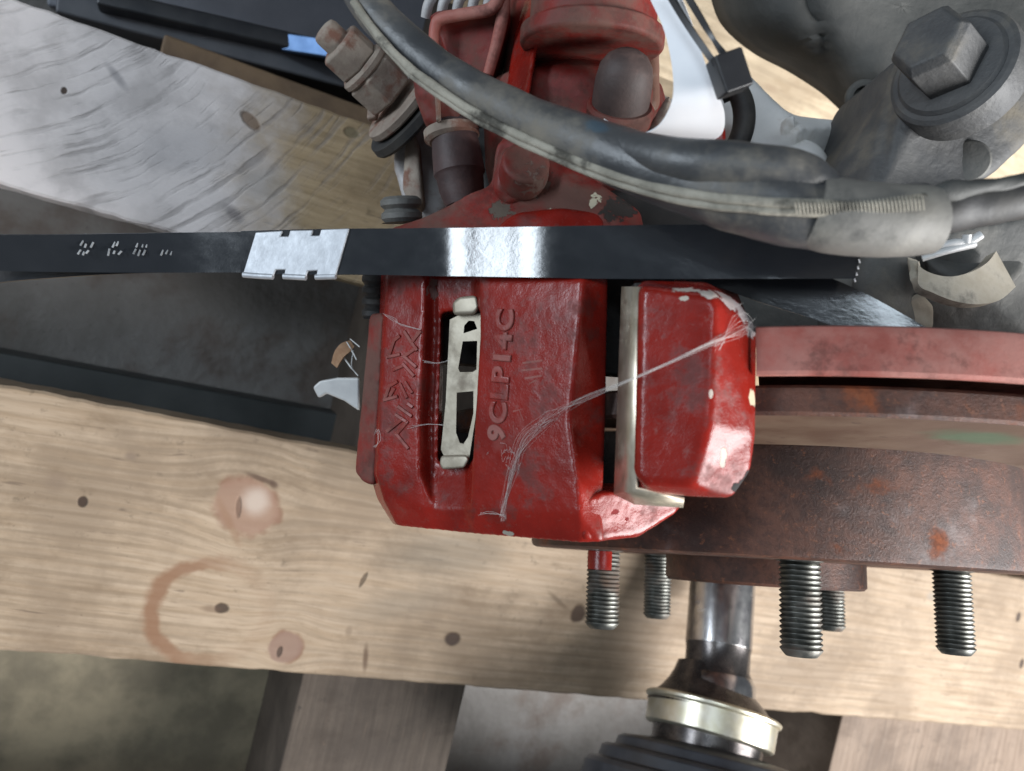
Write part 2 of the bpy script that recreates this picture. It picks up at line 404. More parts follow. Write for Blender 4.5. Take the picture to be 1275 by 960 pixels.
def wood(name, org, c1, c2, marks, weather_lit=None, saw=None, freq=900., lines=.5, mk=1., swap=False):
    """org: the board's world origin; marks are spots in photo pixels on the deck"""
    k = NT(name)
    wob = k.noise(90, 5, .6)
    sep = k.n.new('ShaderNodeSeparateXYZ'); k.lk(sep.inputs[0], k.co)
    x, y = (sep.outputs[1], sep.outputs[0]) if swap else (sep.outputs[0], sep.outputs[1])
    yw = k.math('MULTIPLY_ADD', k.noise(10, 3, .5, stretch=(.28, 1, 1)), .016, y)
    built = []
    for m in marks:
        px, py, rx, ry, ang, col, amt, kind = m; col = tuple(q * mk for q in col)
        c = ONZ(px, py, DECK) - org; c.z = 0
        d = k.spot(tuple(c), rx * (.00135 if kind == 'hole' else .001), ry * (.00135 if kind == 'hole' else .001), R(ang), wob=wob, amount={'hole': .35, 'knot': .30, 'ring': .16}.get(kind, .3))
        if kind == 'ring':                          # a cup mark that fades out to one side
            amt = k.math('MULTIPLY', k.step(k.math('MULTIPLY_ADD', k.noise(60, 4), .02, k.math('SUBTRACT', x, c.x)), -.012, .03, 1, .12), amt)
        built.append((d, col, amt, kind))
        if kind == 'knot':                          # grain flows round a knot
            sy = k.math('SUBTRACT', y, c.y)
            f = k.math('POWER', 2.718, k.math('MULTIPLY', k.math('MULTIPLY', d, d), -.35))
            yw = k.math('ADD', yw, k.math('MULTIPLY', f, k.math('MULTIPLY', sy, -.75)))
    g = k.n.new('ShaderNodeCombineXYZ'); k.lk(g.inputs[0], k.math('MULTIPLY', x, .06)); k.lk(g.inputs[1], yw)
    gn = k.noise(330, 5, .62, g.outputs[0])
    ring = k.math('SINE', k.math('MULTIPLY_ADD', k.noise(60, 2, .5, g.outputs[0]), 6.0, k.math('MULTIPLY', yw, freq)))
    c = k.mix(k.step(gn, .3, .7), c1, c2)
    c = k.mix(k.math('MULTIPLY', k.step(k.noise(900, 4, .6, g.outputs[0]), .50, .72), .5), c, tuple(q * .62 for q in c2))
    dark = tuple(q * .60 for q in c2)
    c = k.mix(k.math('MULTIPLY', k.math('MULTIPLY', k.step(ring, .1, 1.), k.step(k.noise(14, 4, .6), .3, .62)), lines), c, dark)
    c = k.mix(k.math('MULTIPLY', k.step(k.noise(13, 7, .66), .42, .62), .6), c, tuple(q * f_ for q, f_ in zip(c2, (.58, .57, .58))))
    c = k.mix(k.math('MULTIPLY', k.step(k.noise(46, 7, .7, stretch=(.5, 1, 1)), .52, .68), .45), c, tuple(q * f_ for q, f_ in zip(c2, (.52, .48, .44))))
    crk = k.math('MULTIPLY', k.step(k.noise(420, 2, .5, g.outputs[0]), .66, .70), k.step(k.noise(38, 3, .5, k.vmath('ADD', k.co, (2, 5, 1))), .54, .60))
    c = k.mix(k.math('MULTIPLY', crk, .7), c, (.10, .07, .05))
    c = k.mix(k.math('MULTIPLY', k.step(k.noise(420, 3, .6, stretch=(.35, 1, 1)), .68, .76), .5), c, (.09, .06, .04))
    dirt = k.math('MULTIPLY', k.step(k.noise(150, 7, .75, k.vmath('ADD', k.co, (6, 3, 9))), .56, .68), k.step(k.noise(12, 4, .6, k.vmath('ADD', k.co, (1, 8, 2))), .40, .62))
    c = k.mix(k.math('MULTIPLY', dirt, .6), c, tuple(q * .34 for q in c2))
    c = k.mix(k.math('MULTIPLY', k.step(k.noise(640, 3, .6, k.vmath('ADD', k.co, (3, 3, 3))), .69, .74), .7), c, (.06, .042, .03))
    hgt = k.math('MULTIPLY', gn, .6)
    if weather_lit:  # grey weathering that also holds the cool light on the board's left end
        px, py, col, sgn = weather_lit
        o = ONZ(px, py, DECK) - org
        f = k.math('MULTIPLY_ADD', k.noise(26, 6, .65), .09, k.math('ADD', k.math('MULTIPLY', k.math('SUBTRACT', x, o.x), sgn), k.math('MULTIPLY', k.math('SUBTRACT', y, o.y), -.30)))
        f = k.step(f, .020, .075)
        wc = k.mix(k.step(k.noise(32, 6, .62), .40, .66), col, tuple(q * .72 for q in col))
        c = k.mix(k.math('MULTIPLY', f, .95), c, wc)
    if saw:
        px, py, fr, amt = saw
        cc = ONZ(px, py, DECK) - org
        n = k.n.new('ShaderNodeMapping'); n.vector_type = 'TEXTURE'; k.lk(n.inputs[0], k.co)
        n.inputs['Location'].default_value = (cc.x, cc.y, 0); n.inputs['Scale'].default_value = (1, 1, 1e4)
        d = k.math('MULTIPLY_ADD', k.noise(40, 3, .5), .006, k.vmath('LENGTH', n.outputs[0]))
        sp_ = k.n.new('ShaderNodeSeparateXYZ'); k.lk(sp_.inputs[0], n.outputs[0])
        cb_ = k.n.new('ShaderNodeCombineXYZ'); k.lk(cb_.inputs[0], d); k.lk(cb_.inputs[1], k.math('MULTIPLY', k.math('ARCTAN2', sp_.outputs[1], sp_.outputs[0]), .011))
        s = k.math('ADD', k.math('MULTIPLY', k.math('SINE', k.math('MULTIPLY', d, fr)), .25), k.math('MULTIPLY_ADD', k.noise(330, 3, .6, cb_.outputs[0]), 6.0, -2.9))
        sw = k.math('MULTIPLY', k.step(k.math('ADD', s, k.math('MULTIPLY', k.math('SUBTRACT', k.noise(55, 4, .6), .5), 2.4)), .1, 1.3), k.step(k.noise(17, 5, .6), .36, .60))
        c = k.mix(k.math('MULTIPLY', sw, amt), c, (.20, .18, .175))
        hgt = k.math('ADD', hgt, k.math('MULTIPLY', sw, -1.2))
    for d, col, amt, kind in built:
        if kind == 'ring': m = k.math('MULTIPLY', k.step(d, .74, .86), k.step(d, .98, 1.14, 1, 0))
        elif kind == 'knot':
            m = k.step(d, .85, 1.05, 1, 0)
            c = k.mix(k.math('MULTIPLY', k.math('MULTIPLY', k.math('MULTIPLY', k.step(d, .66, .95), k.step(d, .98, 1.2, 1, 0)), k.step(k.noise(70, 4, .6), .40, .62)), .8), c, (.15, .075, .045))
        elif kind == 'stain_shade': m = k.step(d, .3, 1.25, 1, 0)
        else: m = k.step(d, .65, 1.05, 1, 0)
        c = k.mix(k.math('MULTIPLY', m, amt), c, col)
        if kind == 'hole': hgt = k.math('ADD', hgt, k.math('MULTIPLY', m, -4.))
    b = k.bump(hgt, .4, .0006)
    b = k.bump(k.noise(800, 5, .65, stretch=(.3, 1, 1)), .25, .0004, b)
    return k.done(c, k.mixf(gn, .62, .82), 0, b, .3)

# ================================================================ SETTING
fs = 1.6
o = mesh('floor', [Vector((-fs, -fs, 0)), Vector((fs, -fs, 0)), Vector((fs, fs, 0)), Vector((-fs, fs, 0))], [(0, 1, 2, 3)], CONC, None, 0, loc=(0, 0, 0))
tag(o, kind='structure')

# ================================================================ PALLET
pallet = thing('wooden_pallet', 'pine pallet of spaced boards carrying the red brake caliper assembly', 'pallet', (0, 0, 0))
def board(y0, y1, mat_args, thick=.020, x0=-.45, x1=.75, name='deck_board', top=DECK, seed=0):
    org = Vector(((x0 + x1) / 2, (y0 + y1) / 2, top)); n = 240; rn = random.Random(seed)
    vs_, fc = [], []
    for i in range(n + 1):
        x = x0 + (x1 - x0) * i / n
        def e(q, a): return a * mnoise.noise(Vector((x * 90, q * 7.7 + seed, 0))) + a * .6 * mnoise.noise(Vector((x * 320, q * 3.1 + seed, 5)))
        wv = .0008 * mnoise.noise(Vector((x * 9, seed, 0)))
        b = .0011
        prof = [(y0 + b + e(1, .0008), top), (y1 - b + e(2, .0008), top), (y1 + e(2, .0008) + wv, top - b), (y1 + e(3, .0006) + wv, top - thick), (y0 + e(4, .0006), top - thick), (y0 + e(1, .0008), top - b)]
        vs_ += [Vector((x, yy, zz)) for yy, zz in prof]
    for i in range(n):
        for j in range(6): fc.append((i * 6 + j, i * 6 + (j + 1) % 6, i * 6 + 6 + (j + 1) % 6, i * 6 + 6 + j))
    fc += [tuple(range(6)), tuple(range(n * 6, n * 6 + 6))]
    m = wood(mat_args.pop('n'), org, **mat_args)
    base = Vector(org)
    me = bpy.data.meshes.new(name); me.from_pydata([v - base for v in vs_], [], fc); me.materials.append(m)
    bm = bmesh.new(); bm.from_mesh(me); bmesh.ops.recalc_face_normals(bm, faces=bm.faces); bm.to_mesh(me); bm.free()
    o = bpy.data.objects.new(name, me); COL.objects.link(o); o.parent = pallet; o.location = base
    me.shade_smooth(); me.set_sharp_from_angle(angle=R(35))
    return o
yA0 = (ONZ(0, 228, DECK).y + ONZ(200, 286, DECK).y) / 2; yA1 = (ONZ(30, 0, DECK).y + ONZ(470, 160, DECK).y) / 2
yB0 = (ONZ(0, 810, DECK).y + ONZ(1275, 909, DECK).y) / 2; yB1 = (ONZ(0, 482, DECK).y + ONZ(430, 557, DECK).y) / 2
print('boards', yA0, yA1, yB0, yB1)
DK = (.05, .028, .018)
board(yA0, yA1, dict(n='weathered_lit_pine', c1=(.40, .30, .185), c2=(.31, .225, .13), lines=.3,
      weather_lit=(330, 150, (.74, .68, .665), -1.), saw=(-170, -360, 900, .55),
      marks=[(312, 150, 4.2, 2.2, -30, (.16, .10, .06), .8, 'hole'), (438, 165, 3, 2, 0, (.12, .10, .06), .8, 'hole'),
             (290, 265, 6, 3, -25, (.20, .18, .18), .8, 'stain_shade'), (80, 113, 1.0, 1.3, 0, DK, .95, 'hole'), (145, 95, 7, 2, -40, (.22, .21, .22), .6, 'stain_shade'),
             (235, 185, 26, 12, 20, (.30, .295, .31), .35, 'stain_shade'), (330, 230, 14, 9, 20, (.25, .24, .23), .4, 'stain_shade')]), seed=3)
board(yB0, yB1, dict(n='pine_board', c1=(.325, .25, .178), c2=(.255, .185, .122), freq=1150., lines=.5, mk=.62,
      marks=[(308, 630, 15, 13, -25, (.34, .20, .14), .75, 'knot'), (318, 625, 7, 7.5, 0, (.60, .50, .42), .75, 'stain_shade'), (325, 596, 9, 1.6, -12, (.10, .055, .035), .85, 'stain_shade'), (340, 603, 3, 2, -40, (.10, .055, .035), .8, 'stain_shade'), (285, 650, 14, 2.2, -55, (.30, .17, .10), .6, 'stain_shade'), (297, 632, 1.2, 4, 10, (.16, .09, .06), .7, 'hole'),
             (262, 762, 27, 25, 0, (.26, .13, .07), .85, 'ring'), (276, 757, 2.8, 2.0, 0, DK, .9, 'hole'), (262, 758, 5, 2, 0, (.14, .08, .05), .5, 'stain_shade'),
             (355, 806, 8, 8, 0, (.28, .17, .13), .8, 'knot'), (348, 811, 1.2, 2.4, 0, DK, .8, 'hole'),
             (103, 625, 1.6, 2, 10, DK, .95, 'hole'), (163, 568, 3, 2, 0, (.22, .16, .12), .6, 'stain_shade'), (70, 600, 5, 5, 0, (.24, .17, .12), .5, 'stain_shade'),
             (455, 820, 1.6, 8, 10, (.13, .075, .045), .8, 'stain_shade'), (452, 722, 1.0, 3.6, -15, (.12, .08, .05), .85, 'hole'), (434, 786, 2, 3, 0, (.22, .15, .1), .5, 'stain_shade'),
             (563, 796, 3.6, 3.0, 0, (.06, .035, .025), .95, 'hole'), (720, 764, 4, 4.4, 0, (.07, .04, .025), .95, 'hole'), (695, 748, 9, 1.6, -30, (.15, .10, .06), .7, 'stain_shade'),
             (560, 690, 42, 14, 10, (.20, .165, .125), .55, 'stain_shade'), (500, 752, 34, 9, 20, (.24, .19, .14), .45, 'stain_shade'), (620, 790, 20, 2.0, 4, (.22, .15, .09), .6, 'stain_shade'),  # the broad first one puts the soft shade under the caliper into the wood
             (840, 730, 10, 7, 0, (.17, .115, .07), .7, 'stain_shade'), (560, 890, 30, 2, 0, (.2, .13, .08), .4, 'stain_shade'),
             (1268, 768, 2, 3, 0, DK, .9, 'hole'), (1272, 826, 2, 3, 0, DK, .9, 'hole'), (1160, 742, 5, 4, 0, (.3, .28, .25), .5, 'stain_shade')]), seed=11)
gap = yA0 - yB1; wA = yA1 - yA0
board(yA1 + gap * .98, yA1 + gap * .98 + wA, dict(n='fresh_pine_board', c1=(.62, .51, .36), c2=(.52, .41, .28), marks=[(960, 110, 6, 3, 0, (.3, .22, .15), .6, 'stain_shade')]), seed=23)
board(yB0 - gap - wA, yB0 - gap * 1.05, dict(n='low_pine_board', c1=(.5, .4, .28), c2=(.4, .3, .2), marks=[]), seed=31)
# runners under the boards
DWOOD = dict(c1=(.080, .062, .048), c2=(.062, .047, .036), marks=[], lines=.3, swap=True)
def runner(xa, xb, nm):
    org = Vector(((xa + xb) / 2, .05, .108)); m = wood(nm, org, **DWOOD)
    o = box('runner', Vector(((xa + xb) / 2, .05, .0548)), (xb - xa) * 500, 330, 54.5, Vector((1, 0, 0)), Vector((0, 1, 0)), m, pallet, 1.2)
    me = o.data
    me.transform(Matrix.Translation(-org)); o.location = org
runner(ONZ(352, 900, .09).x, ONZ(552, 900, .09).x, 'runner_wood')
DWOOD = dict(c1=(.19, .14, .105), c2=(.135, .096, .07), marks=[], lines=.3, swap=True)  # paler copy of the runner wood, light on this side put into the colour
runner(ONZ(1010, 930, .09).x, ONZ(1250, 930, .09).x + .05, 'runner_wood_lit')

# timber, steel bar and plastic strip lying on the floor under the pallet
WTAN = simple('old_timber', (.20, .13, .075), (.13, .082, .05), 40, (.6, .8), 0, .3, 300, .001)
BLKBAR = simple('dark_painted_bar', (.018, .02, .025), (.035, .036, .04), 60, (.28, .45), .3, .1, 500, .0003)
GREYBAR = simple('grey_floor_strip', (.02, .024, .024), (.06, .064, .064), 12, (.4, .6), 0, .2, 500, .0004)
def floorbar(name, p, q, wid, z0, z1, mat, label, cat, bevel=1.5):
    a, b = ONZ(*p, z1), ONZ(*q, z1); ax = (b - a).normalized(); ay = Vector((-ax.y, ax.x, 0))
    c = (a + b) / 2; c.z = (z0 + z1) / 2; base = Vector((c.x, c.y, z0))
    o = box(name, c, (b - a).length * 500, wid / 2, (z1 - z0) * 500, ax, ay, mat, None, bevel, base)
    return tag(o, label, cat)
floorbar('timber_batten', (200, 60), (640, 218), 16, .0005, .05, WTAN, 'brown timber batten lying on the floor beyond the weathered board', 'batten')
floorbar('steel_bar', (120, -6), (640, 113), 9, .0005, .055, BLKBAR, 'dark steel bar with a bluish sheen on the floor under the pallet', 'bar')
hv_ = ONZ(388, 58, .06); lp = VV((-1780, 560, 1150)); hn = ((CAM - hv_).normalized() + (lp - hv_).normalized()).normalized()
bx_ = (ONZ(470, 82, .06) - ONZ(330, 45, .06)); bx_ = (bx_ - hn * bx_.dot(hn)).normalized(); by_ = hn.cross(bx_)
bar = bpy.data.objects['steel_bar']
box('glint_plate', hv_, 17, 4.5, 3, bx_, by_, simple('blue_glint_steel', (.09, .16, .30), (.14, .23, .40), 60, (.45, .6), .9, .05, 500), bar, .8)  # added plate tilted towards the lamp, blue glint put into its colour
floorbar('steel_flat', (70, -2), (640, 150), 13, .0005, .045, simple('slate_painted_bar', (.07, .073, .085), (.10, .103, .115), 40, (.4, .6), .2, .2, 400), 'slate grey flat bar between the dark steel bar and the timber batten', 'bar')
floorbar('lit_floor_patch', (60, -78), (700, 60), 70, .0005, .006, simple('lit_slate_floor', (.20, .21, .245), (.26, .27, .31), 20, (.5, .7), 0, .2, 400), 'slate blue patch of lit floor beyond the dark steel bar', 'mat')  # added sheet, cool light on the floor put into its colour
floorbar('floor_strip', (-60, 452), (470, 545), 20, .0005, .03, GREYBAR, 'dark grey strip on the floor along the knotty pine board', 'strip')
floorbar('packing_board', (-40, 900), (330, 890), 150, .0005, .012, simple('dirty_hardboard', (.27, .225, .15), (.14, .118, .08), 30, (.6, .8), 0, .4, 200, .001), 'dirty greenish board lying on the floor below the knotty pine board', 'board')  # colour lightened in place of light that does not reach this corner

# ================================================================ BRAKE DISC
OUT = Vector((-.06, -1, .215)).normalized()
HUB = VV((97, -36, -300)); AX = DIR(OUT); NEAR = DIR((-.1, .2, 1))
def hubpt(s): return HUB + AX * s * .001
disc = thing('brake_disc', 'rusty brown brake disc with hat and wheel studs beside the red caliper', 'brake disc', HUB + Vector((0, 0, -.135)))
kf = NT('worn_friction_face')
c = kf.mix(kf.step(kf.noise(60, 5), .35, .65), (.165, .11, .075), (.115, .066, .043))
c = kf.mix(kf.step(kf.noise(240, 4, .6, stretch=(.4, 1, 1)), .68, .74), c, (.07, .04, .03))
gp = V(1215, 556, 185) - LOC[disc]
gd = kf.vmath('LENGTH', kf.vmath('MULTIPLY', kf.vmath('SUBTRACT', kf.co, tuple(gp)), (60, 60, 110)))
gd = kf.math('MULTIPLY_ADD', kf.noise(150, 5), .9, kf.math('SUBTRACT', gd, .45))
c = kf.mix(kf.step(gd, .4, 1.1, .7, 0), c, (.06, .14, .075))
FRICT = kf.done(c, kf.mixf(kf.noise(70), .38, .55), .35, kf.bump(kf.noise(600, 4), .2, .0003))
lathe('disc_rim', [(-7, 60), (-7, 134.2), (-6.2, 135), (-.8, 135), (0, 134.2)], HUB, AX, RUSTRIM, disc, 144, caps=False)
lathe('friction_face', [(.0, 134.2), (.35, 128), (.35, 92), (-.4, 87)], HUB, AX, FRICT, disc, 144, caps=False)
hat = lathe('hat', [(-1, 87.5), (29, 88.0), (30.4, 87.4), (31, 86), (31, 30), (20, 30)], HUB, AX, RUST, disc, 128, caps=False)
lathe('hub_pilot', [(30.5, 36), (39, 36), (40, 35), (40, 24), (30, 24)], HUB, AX, RUST, disc, 64, caps=False)
studpx = [(88, 231), (151, 268), (36, 289), (69, 361), (143, 345)]
a, u, v = AX, None, None
ctr = Vector((97.4, -299)); uu = DIR((1, 0, 0)); uu = (uu - AX * uu.dot(AX)).normalized(); vv = AX.cross(uu)
if vv.dot(DIR((0, 0, 1))) < 0: vv = -vv
ang0 = math.atan2((300 - 231), 88 - 97.4)
prof = [(30, 6.9), (31.2, 6.9), (31.5, 5.8)]
s = 31.8
while s < 57.2:
    prof += [(s, 5.35), (s + .55, 6.1), (s + .75, 6.1)]; s += 1.5
prof += [(57.6, 5.3), (58.6, 4.4)]
for i in range(5):
    t = ang0 + i * 2 * math.pi / 5
    p = HUB + (uu * math.cos(t) + vv * math.sin(t)) * .0625
    k = lathe('wheel_stud', prof, p, AX, STUD, disc, 28, smooth=50)
    k2 = lathe('stud_paint', [(31.4, 6.3), (34, 6.35), (36, 6.3), (38, 6.2)], p, AX, RED, k, 14, -20, 75, ref=DIR((0, 0, 1))) if i == 1 else None

# splash shield behind the disc
sh = thing('splash_shield', 'faded red splash shield lip curving along the edge of the rusty disc', 'splash shield', hubpt(-18) + Vector((0, 0, -.142)))
refr = DIR((0, 0, 1))
def ang_of(x, y, d):
    a_ = AX; u_ = (refr - a_ * refr.dot(a_)).normalized(); v_ = a_.cross(u_)
    p = V(x, y, d) - HUB; return math.degrees(math.atan2(p.dot(v_), p.dot(u_)))
aS = ang_of(941, 440, 166); aE = ang_of(1275, 450, 160)
sgn = 1 if aE > aS else -1
lathe('shield_lip', [(-7.6, 140.6), (-7.6, 142), (-8.4, 142.5), (-16.6, 142.5), (-18.4, 141.8), (-19.4, 139.5), (-19.4, 70), (-18.2, 70), (-18.2, 139), (-17.2, 141), (-8.4, 141), (-7.6, 140.6)], HUB, AX, SHIELD, sh, 160, aS, aS + sgn * 205, ref=refr, caps=False, smooth=30)

# ================================================================ CALIPER
cal = thing('brake_caliper', 'red painted brake caliper with raised casting marks straddling the rusty disc', 'brake caliper', V(620, 500, 250))
def dc(x): return 200 + (600 - x) * .14
def row(*pts): return [V(x, y, dc(x) + e) for x, y, e in pts]
rows = [
  row((483, 300, 13), (490, 300, 5), (528, 300, 5), (543, 300, 10), (590, 300, 10), (598, 300, 6), (726, 300, 9), (757, 300, 14)),
  row((474, 345, 9), (481, 345, 1), (529, 345, 0), (541, 345, 5), (591, 345, 5), (598, 347, 0), (726, 350, 1.5), (757, 350, 9)),
  row((472, 400, 8), (479, 400, 0), (528, 400, 0), (540, 400, 6), (590, 400, 6), (598, 400, -.4), (721, 400, -.4), (756, 400, 10)),
  row((464, 520, 8), (472, 520, 0), (522, 520, 0), (536, 520, 6), (583, 520, 6), (592, 520, -.5), (708, 520, -.8), (754, 520, 10)),
  row((460, 590, 8), (468, 590, 0), (522, 590, 0), (537, 590, 6), (580, 590, 6), (588, 590, -.3), (719, 595, -1), (751, 600, 9)),
  row((470, 622, 8), (478, 622, 1), (527, 632, .5), (540, 633, 1.5), (577, 633, 1.5), (586, 634, 0), (722, 640, -1), (750, 640, 6)),
  row((489, 653, 12), (495, 655, 4), (532, 659, 3), (543, 660, 3), (580, 664, 3), (590, 665, 2.5), (722, 676, 1), (752, 675, 5)),
]
nr, nc = len(rows), len(rows[0]); vs_ = [p for r_ in rows for p in r_]; e = DIR((0, 0, -1)) * .011
vs_ += [p + e for p in vs_]; nn = nr * nc; fc = []
for i in range(nr - 1):
    for j in range(nc - 1):
        q = (i * nc + j, i * nc + j + 1, (i + 1) * nc + j + 1, (i + 1) * nc + j); fc += [q, tuple(x + nn for x in q[::-1])]
for j in range(nc - 1):
    fc += [(j, j + 1, nn + j + 1, nn + j), ((nr - 1) * nc + j, (nr - 1) * nc + j + 1, nn + (nr - 1) * nc + j + 1, nn + (nr - 1) * nc + j)]
for i in range(nr - 1):
    fc += [(i * nc, (i + 1) * nc, nn + (i + 1) * nc, nn + i * nc), (i * nc + nc - 1, (i + 1) * nc + nc - 1, nn + (i + 1) * nc + nc - 1, nn + i * nc + nc - 1)]
body = mesh('body', vs_, fc, RED, cal, 0)
boolean(body, [cutter([(546, 385, 205), (599, 385, 205), (599, 420, 205), (590, 570, 205), (584, 580, 205), (541, 580, 205)], 60)])
finish(body, 40, 1.0, 2); cast(body, .6, .16, 5, 6)
# outboard fingers and inboard wall behind the bridge
cast(prism('finger_wall', [(497, 615, dc(497) + 8), (745, 634, dc(745) + 9), (745, 668, dc(745) + 9), (500, 650, dc(500) + 8)], 34, RED, cal, 1.2))
cast(prism('foot', [(723, 618, 183), (752, 613, 183.5), (808, 615, 190), (856, 626, 196), (842, 640, 196), (795, 671, 190), (748, 676, 184.5), (724, 676, 182)], 20, RED, cal, 1.6))
cast(prism('side_flange', [(460, 390, 224), (478, 388, 219), (467, 606, 221), (452, 603, 222), (441, 588, 227)], 16, RED_DIRTY, cal, 1.2))
def dcl(x): return dc(x) - .15
cm = strokes('casting_mark', [(470 + a_ / 5.05, 380 + b_ / 5.05, 470 + c_ / 5.05, 380 + d_ / 5.05) for a_, b_, c_, d_ in
   [(172, 170, 215, 235), (265, 170, 215, 235), (215, 235, 242, 275), (240, 272, 168, 322), (168, 322, 235, 382), (163, 372, 222, 437), (145, 500, 180, 572), (178, 490, 212, 542),
    (135, 640, 207, 692), (118, 690, 182, 732), (196, 622, 212, 634), (182, 738, 120, 810), (120, 810, 187, 892), (65, 790, 150, 722),
    (65, 326, 132, 311), (72, 322, 105, 222), (105, 222, 132, 200), (45, 596, 117, 576), (48, 590, 76, 510), (76, 510, 117, 485), (85, 560, 102, 530), (105, 405, 150, 385)]], LETTER, cal, 1.25, .50, dcl)
strokes('casting_mark', [(652, 452, 674, 449), (651, 461, 674, 459), (655, 471, 673, 468), (660, 478, 667, 474),
                         (640, 512, 668, 508), (640, 520, 666, 516), (648, 512, 652, 522), (640, 531, 656, 527), (640, 531, 641, 542), (641, 542, 656, 539), (656, 527, 664, 524), (660, 540, 668, 532)], LETTER, cal, .9, .35, lambda x: dc(x) - .6)
# cast part number, reads from the bottom up
fcu = bpy.data.curves.new('t', 'FONT'); fcu.body = '9CLP14C'; fcu.size = .0075; fcu.extrude = .0003; fcu.bevel_depth = .00034; fcu.offset = .0001; fcu.space_character = 1.12
to = bpy.data.objects.new('t', fcu); COL.objects.link(to); bpy.context.view_layer.update()
me = bpy.data.meshes.new_from_object(to.evaluated_get(bpy.context.evaluated_depsgraph_get())); bpy.data.objects.remove(to)
pA, pB = V(628, 550, dc(628) - .7), V(640, 384, dc(640) - .7)
tx = (pB - pA).normalized(); tz = (V(620, 450, dc(620)) - V(700, 450, dc(700))).cross(tx).normalized()
if tz.dot(DIR((0, 0, 1))) < 0: tz = -tz
ty = tz.cross(tx)
xs = [v_.co.x for v_ in me.vertices]; k = (pB - pA).length / (max(xs) - min(xs))
me.transform(Matrix.Translation(pA - LOC[cal]) @ Matrix((tx, ty, tz)).transposed().to_4x4() @ Matrix.Diagonal((k, .95, 1, 1)))
me.materials.append(LETTER); o = link('casting_number', me, cal, None); me.shade_smooth(); me.set_sharp_from_angle(angle=R(40))

# pad spring in the window
def pl(pts, dd): return [(x, y, dc(x) + dd) for x, y in pts]
spr = prism('pad_spring', pl([(560, 398), (572, 392), (600, 390), (599, 430), (592, 520), (584, 572), (556, 574), (549, 560), (555, 500)], 5.5), 1.0, CLIP, cal, .25,
    cut=[cutter([(577, 404, 205), (583, 398, 205), (590, 399, 205), (594, 409, 205), (576, 414, 205)], 30), cutter([(575, 424, 205), (594, 424, 205), (593, 460, 205), (588, 463, 205), (571, 463, 205), (569, 458, 205)], 30),
         cutter([(567, 489, 205), (589, 487, 205), (589, 515, 205), (582, 545, 205), (576, 554, 205), (571, 553, 205), (566, 540, 205)], 30)])
prism('pad_spring_tab', pl([(563, 376), (572, 369), (593, 367), (596, 384), (590, 391), (564, 392)], 1.5), 3.5, CLIP, cal, 1.0)
prism('pad_spring_tab', pl([(549, 568), (580, 567), (584, 572), (578, 583), (551, 585), (547, 578)], 1.0), 3.5, CLIP, cal, 1.0)
# brake pads hidden in the gap
prism('brake_pad', [(525, 335, 236), (800, 335, 204), (800, 470, 200), (525, 450, 238)], 24, PADDARK, cal, .8)
prism('brake_pad', [(525, 530, 236), (800, 525, 204), (795, 622, 204), (525, 605, 238)], 24, PADDARK, cal, .8)
# bracket (torque member)
def quadmesh(name, P, faces, mat, parent, bevel, back):
    f = [V(*p) for p in P]; b = [p + DIR((0, 0, -1)) * back * .001 for p in f]; n = len(f)
    edges = {}
    for q in faces:
        for i in range(len(q)):
            a_, b_ = q[i], q[(i + 1) % len(q)]
            if (b_, a_) in edges: del edges[(b_, a_)]
            else: edges[(a_, b_)] = 1
    fc = list(faces) + [tuple(n + i for i in q[::-1]) for q in faces] + [(a_, n + a_, n + b_, b_) for a_, b_ in edges]
    return mesh(name, f + b, fc, mat, parent, 40, bevel, seg=3)
bp = [(797, 356, 169), (888, 368, 163), (893, 382, 162.5), (885, 530, 162.5), (862, 606, 163.5), (801, 603, 168), (792, 592, 168.5),
      (918, 372, 176), (943, 408, 176), (942, 540, 169.5), (936, 587, 169), (913, 621, 168), (862, 619, 170), (803, 614, 174), (800, 349, 180), (880, 351, 178)]
bf = [(0, 1, 2, 3, 4, 5, 6), (1, 7, 8, 2), (2, 8, 9, 3), (3, 9, 10, 11, 4), (4, 11, 12), (4, 12, 13, 5), (0, 14, 15, 1), (1, 15, 7)]
cast(quadmesh('bracket', bp, bf, RED_BRACKET, cal, 1.2, 14), .6, .16, 5, 5)
prism('bracket_web', [(800, 330, 190), (905, 330, 188), (935, 400, 188), (930, 470, 190), (800, 470, 192)], 30, RED_DIRTY, cal, 1.0)
# abutment plate
pv = [V(776, 357, 182), V(796, 357, 171), V(792, 608, 171), V(766, 614, 182), V(852, 622, 172.5), V(851, 630, 177), V(790, 626, 180)]
mesh('abutment_clip', pv, [(0, 1, 2, 3), (3, 2, 4, 5, 6)], PLATE, cal, 25, 0, solid=.9)
prism('abutment_backing', [(790, 352, 178), (800, 352, 178), (797, 605, 178), (785, 605, 178)], 24, PADDARK, cal, .3)

# paint chip plates etc. come from the material; guide pin boots
def ribbed(name, p, axis, r0, r1, n, length, mat, parent, seg=32):
    pr = [(0, r0 * .6), (.2, r0)]
    for i in range(n):
        t = i / n; r_ = r0 + (r1 - r0) * t; s_ = length * t
        pr += [(s_ + .2, r_ * .82), (s_ + length / n * .35, r_), (s_ + length / n * .75, r_), (s_ + length / n * .98, r_ * .82)]
    pr += [(length, r1 * .6)]
    return lathe(name, pr, p, axis, mat, parent, seg)
ribbed('guide_pin_boot', V(467, 398, 232), DIR((.05, 1, .1)), 4.0, 4.4, 5, 17, RUBBER, cal)
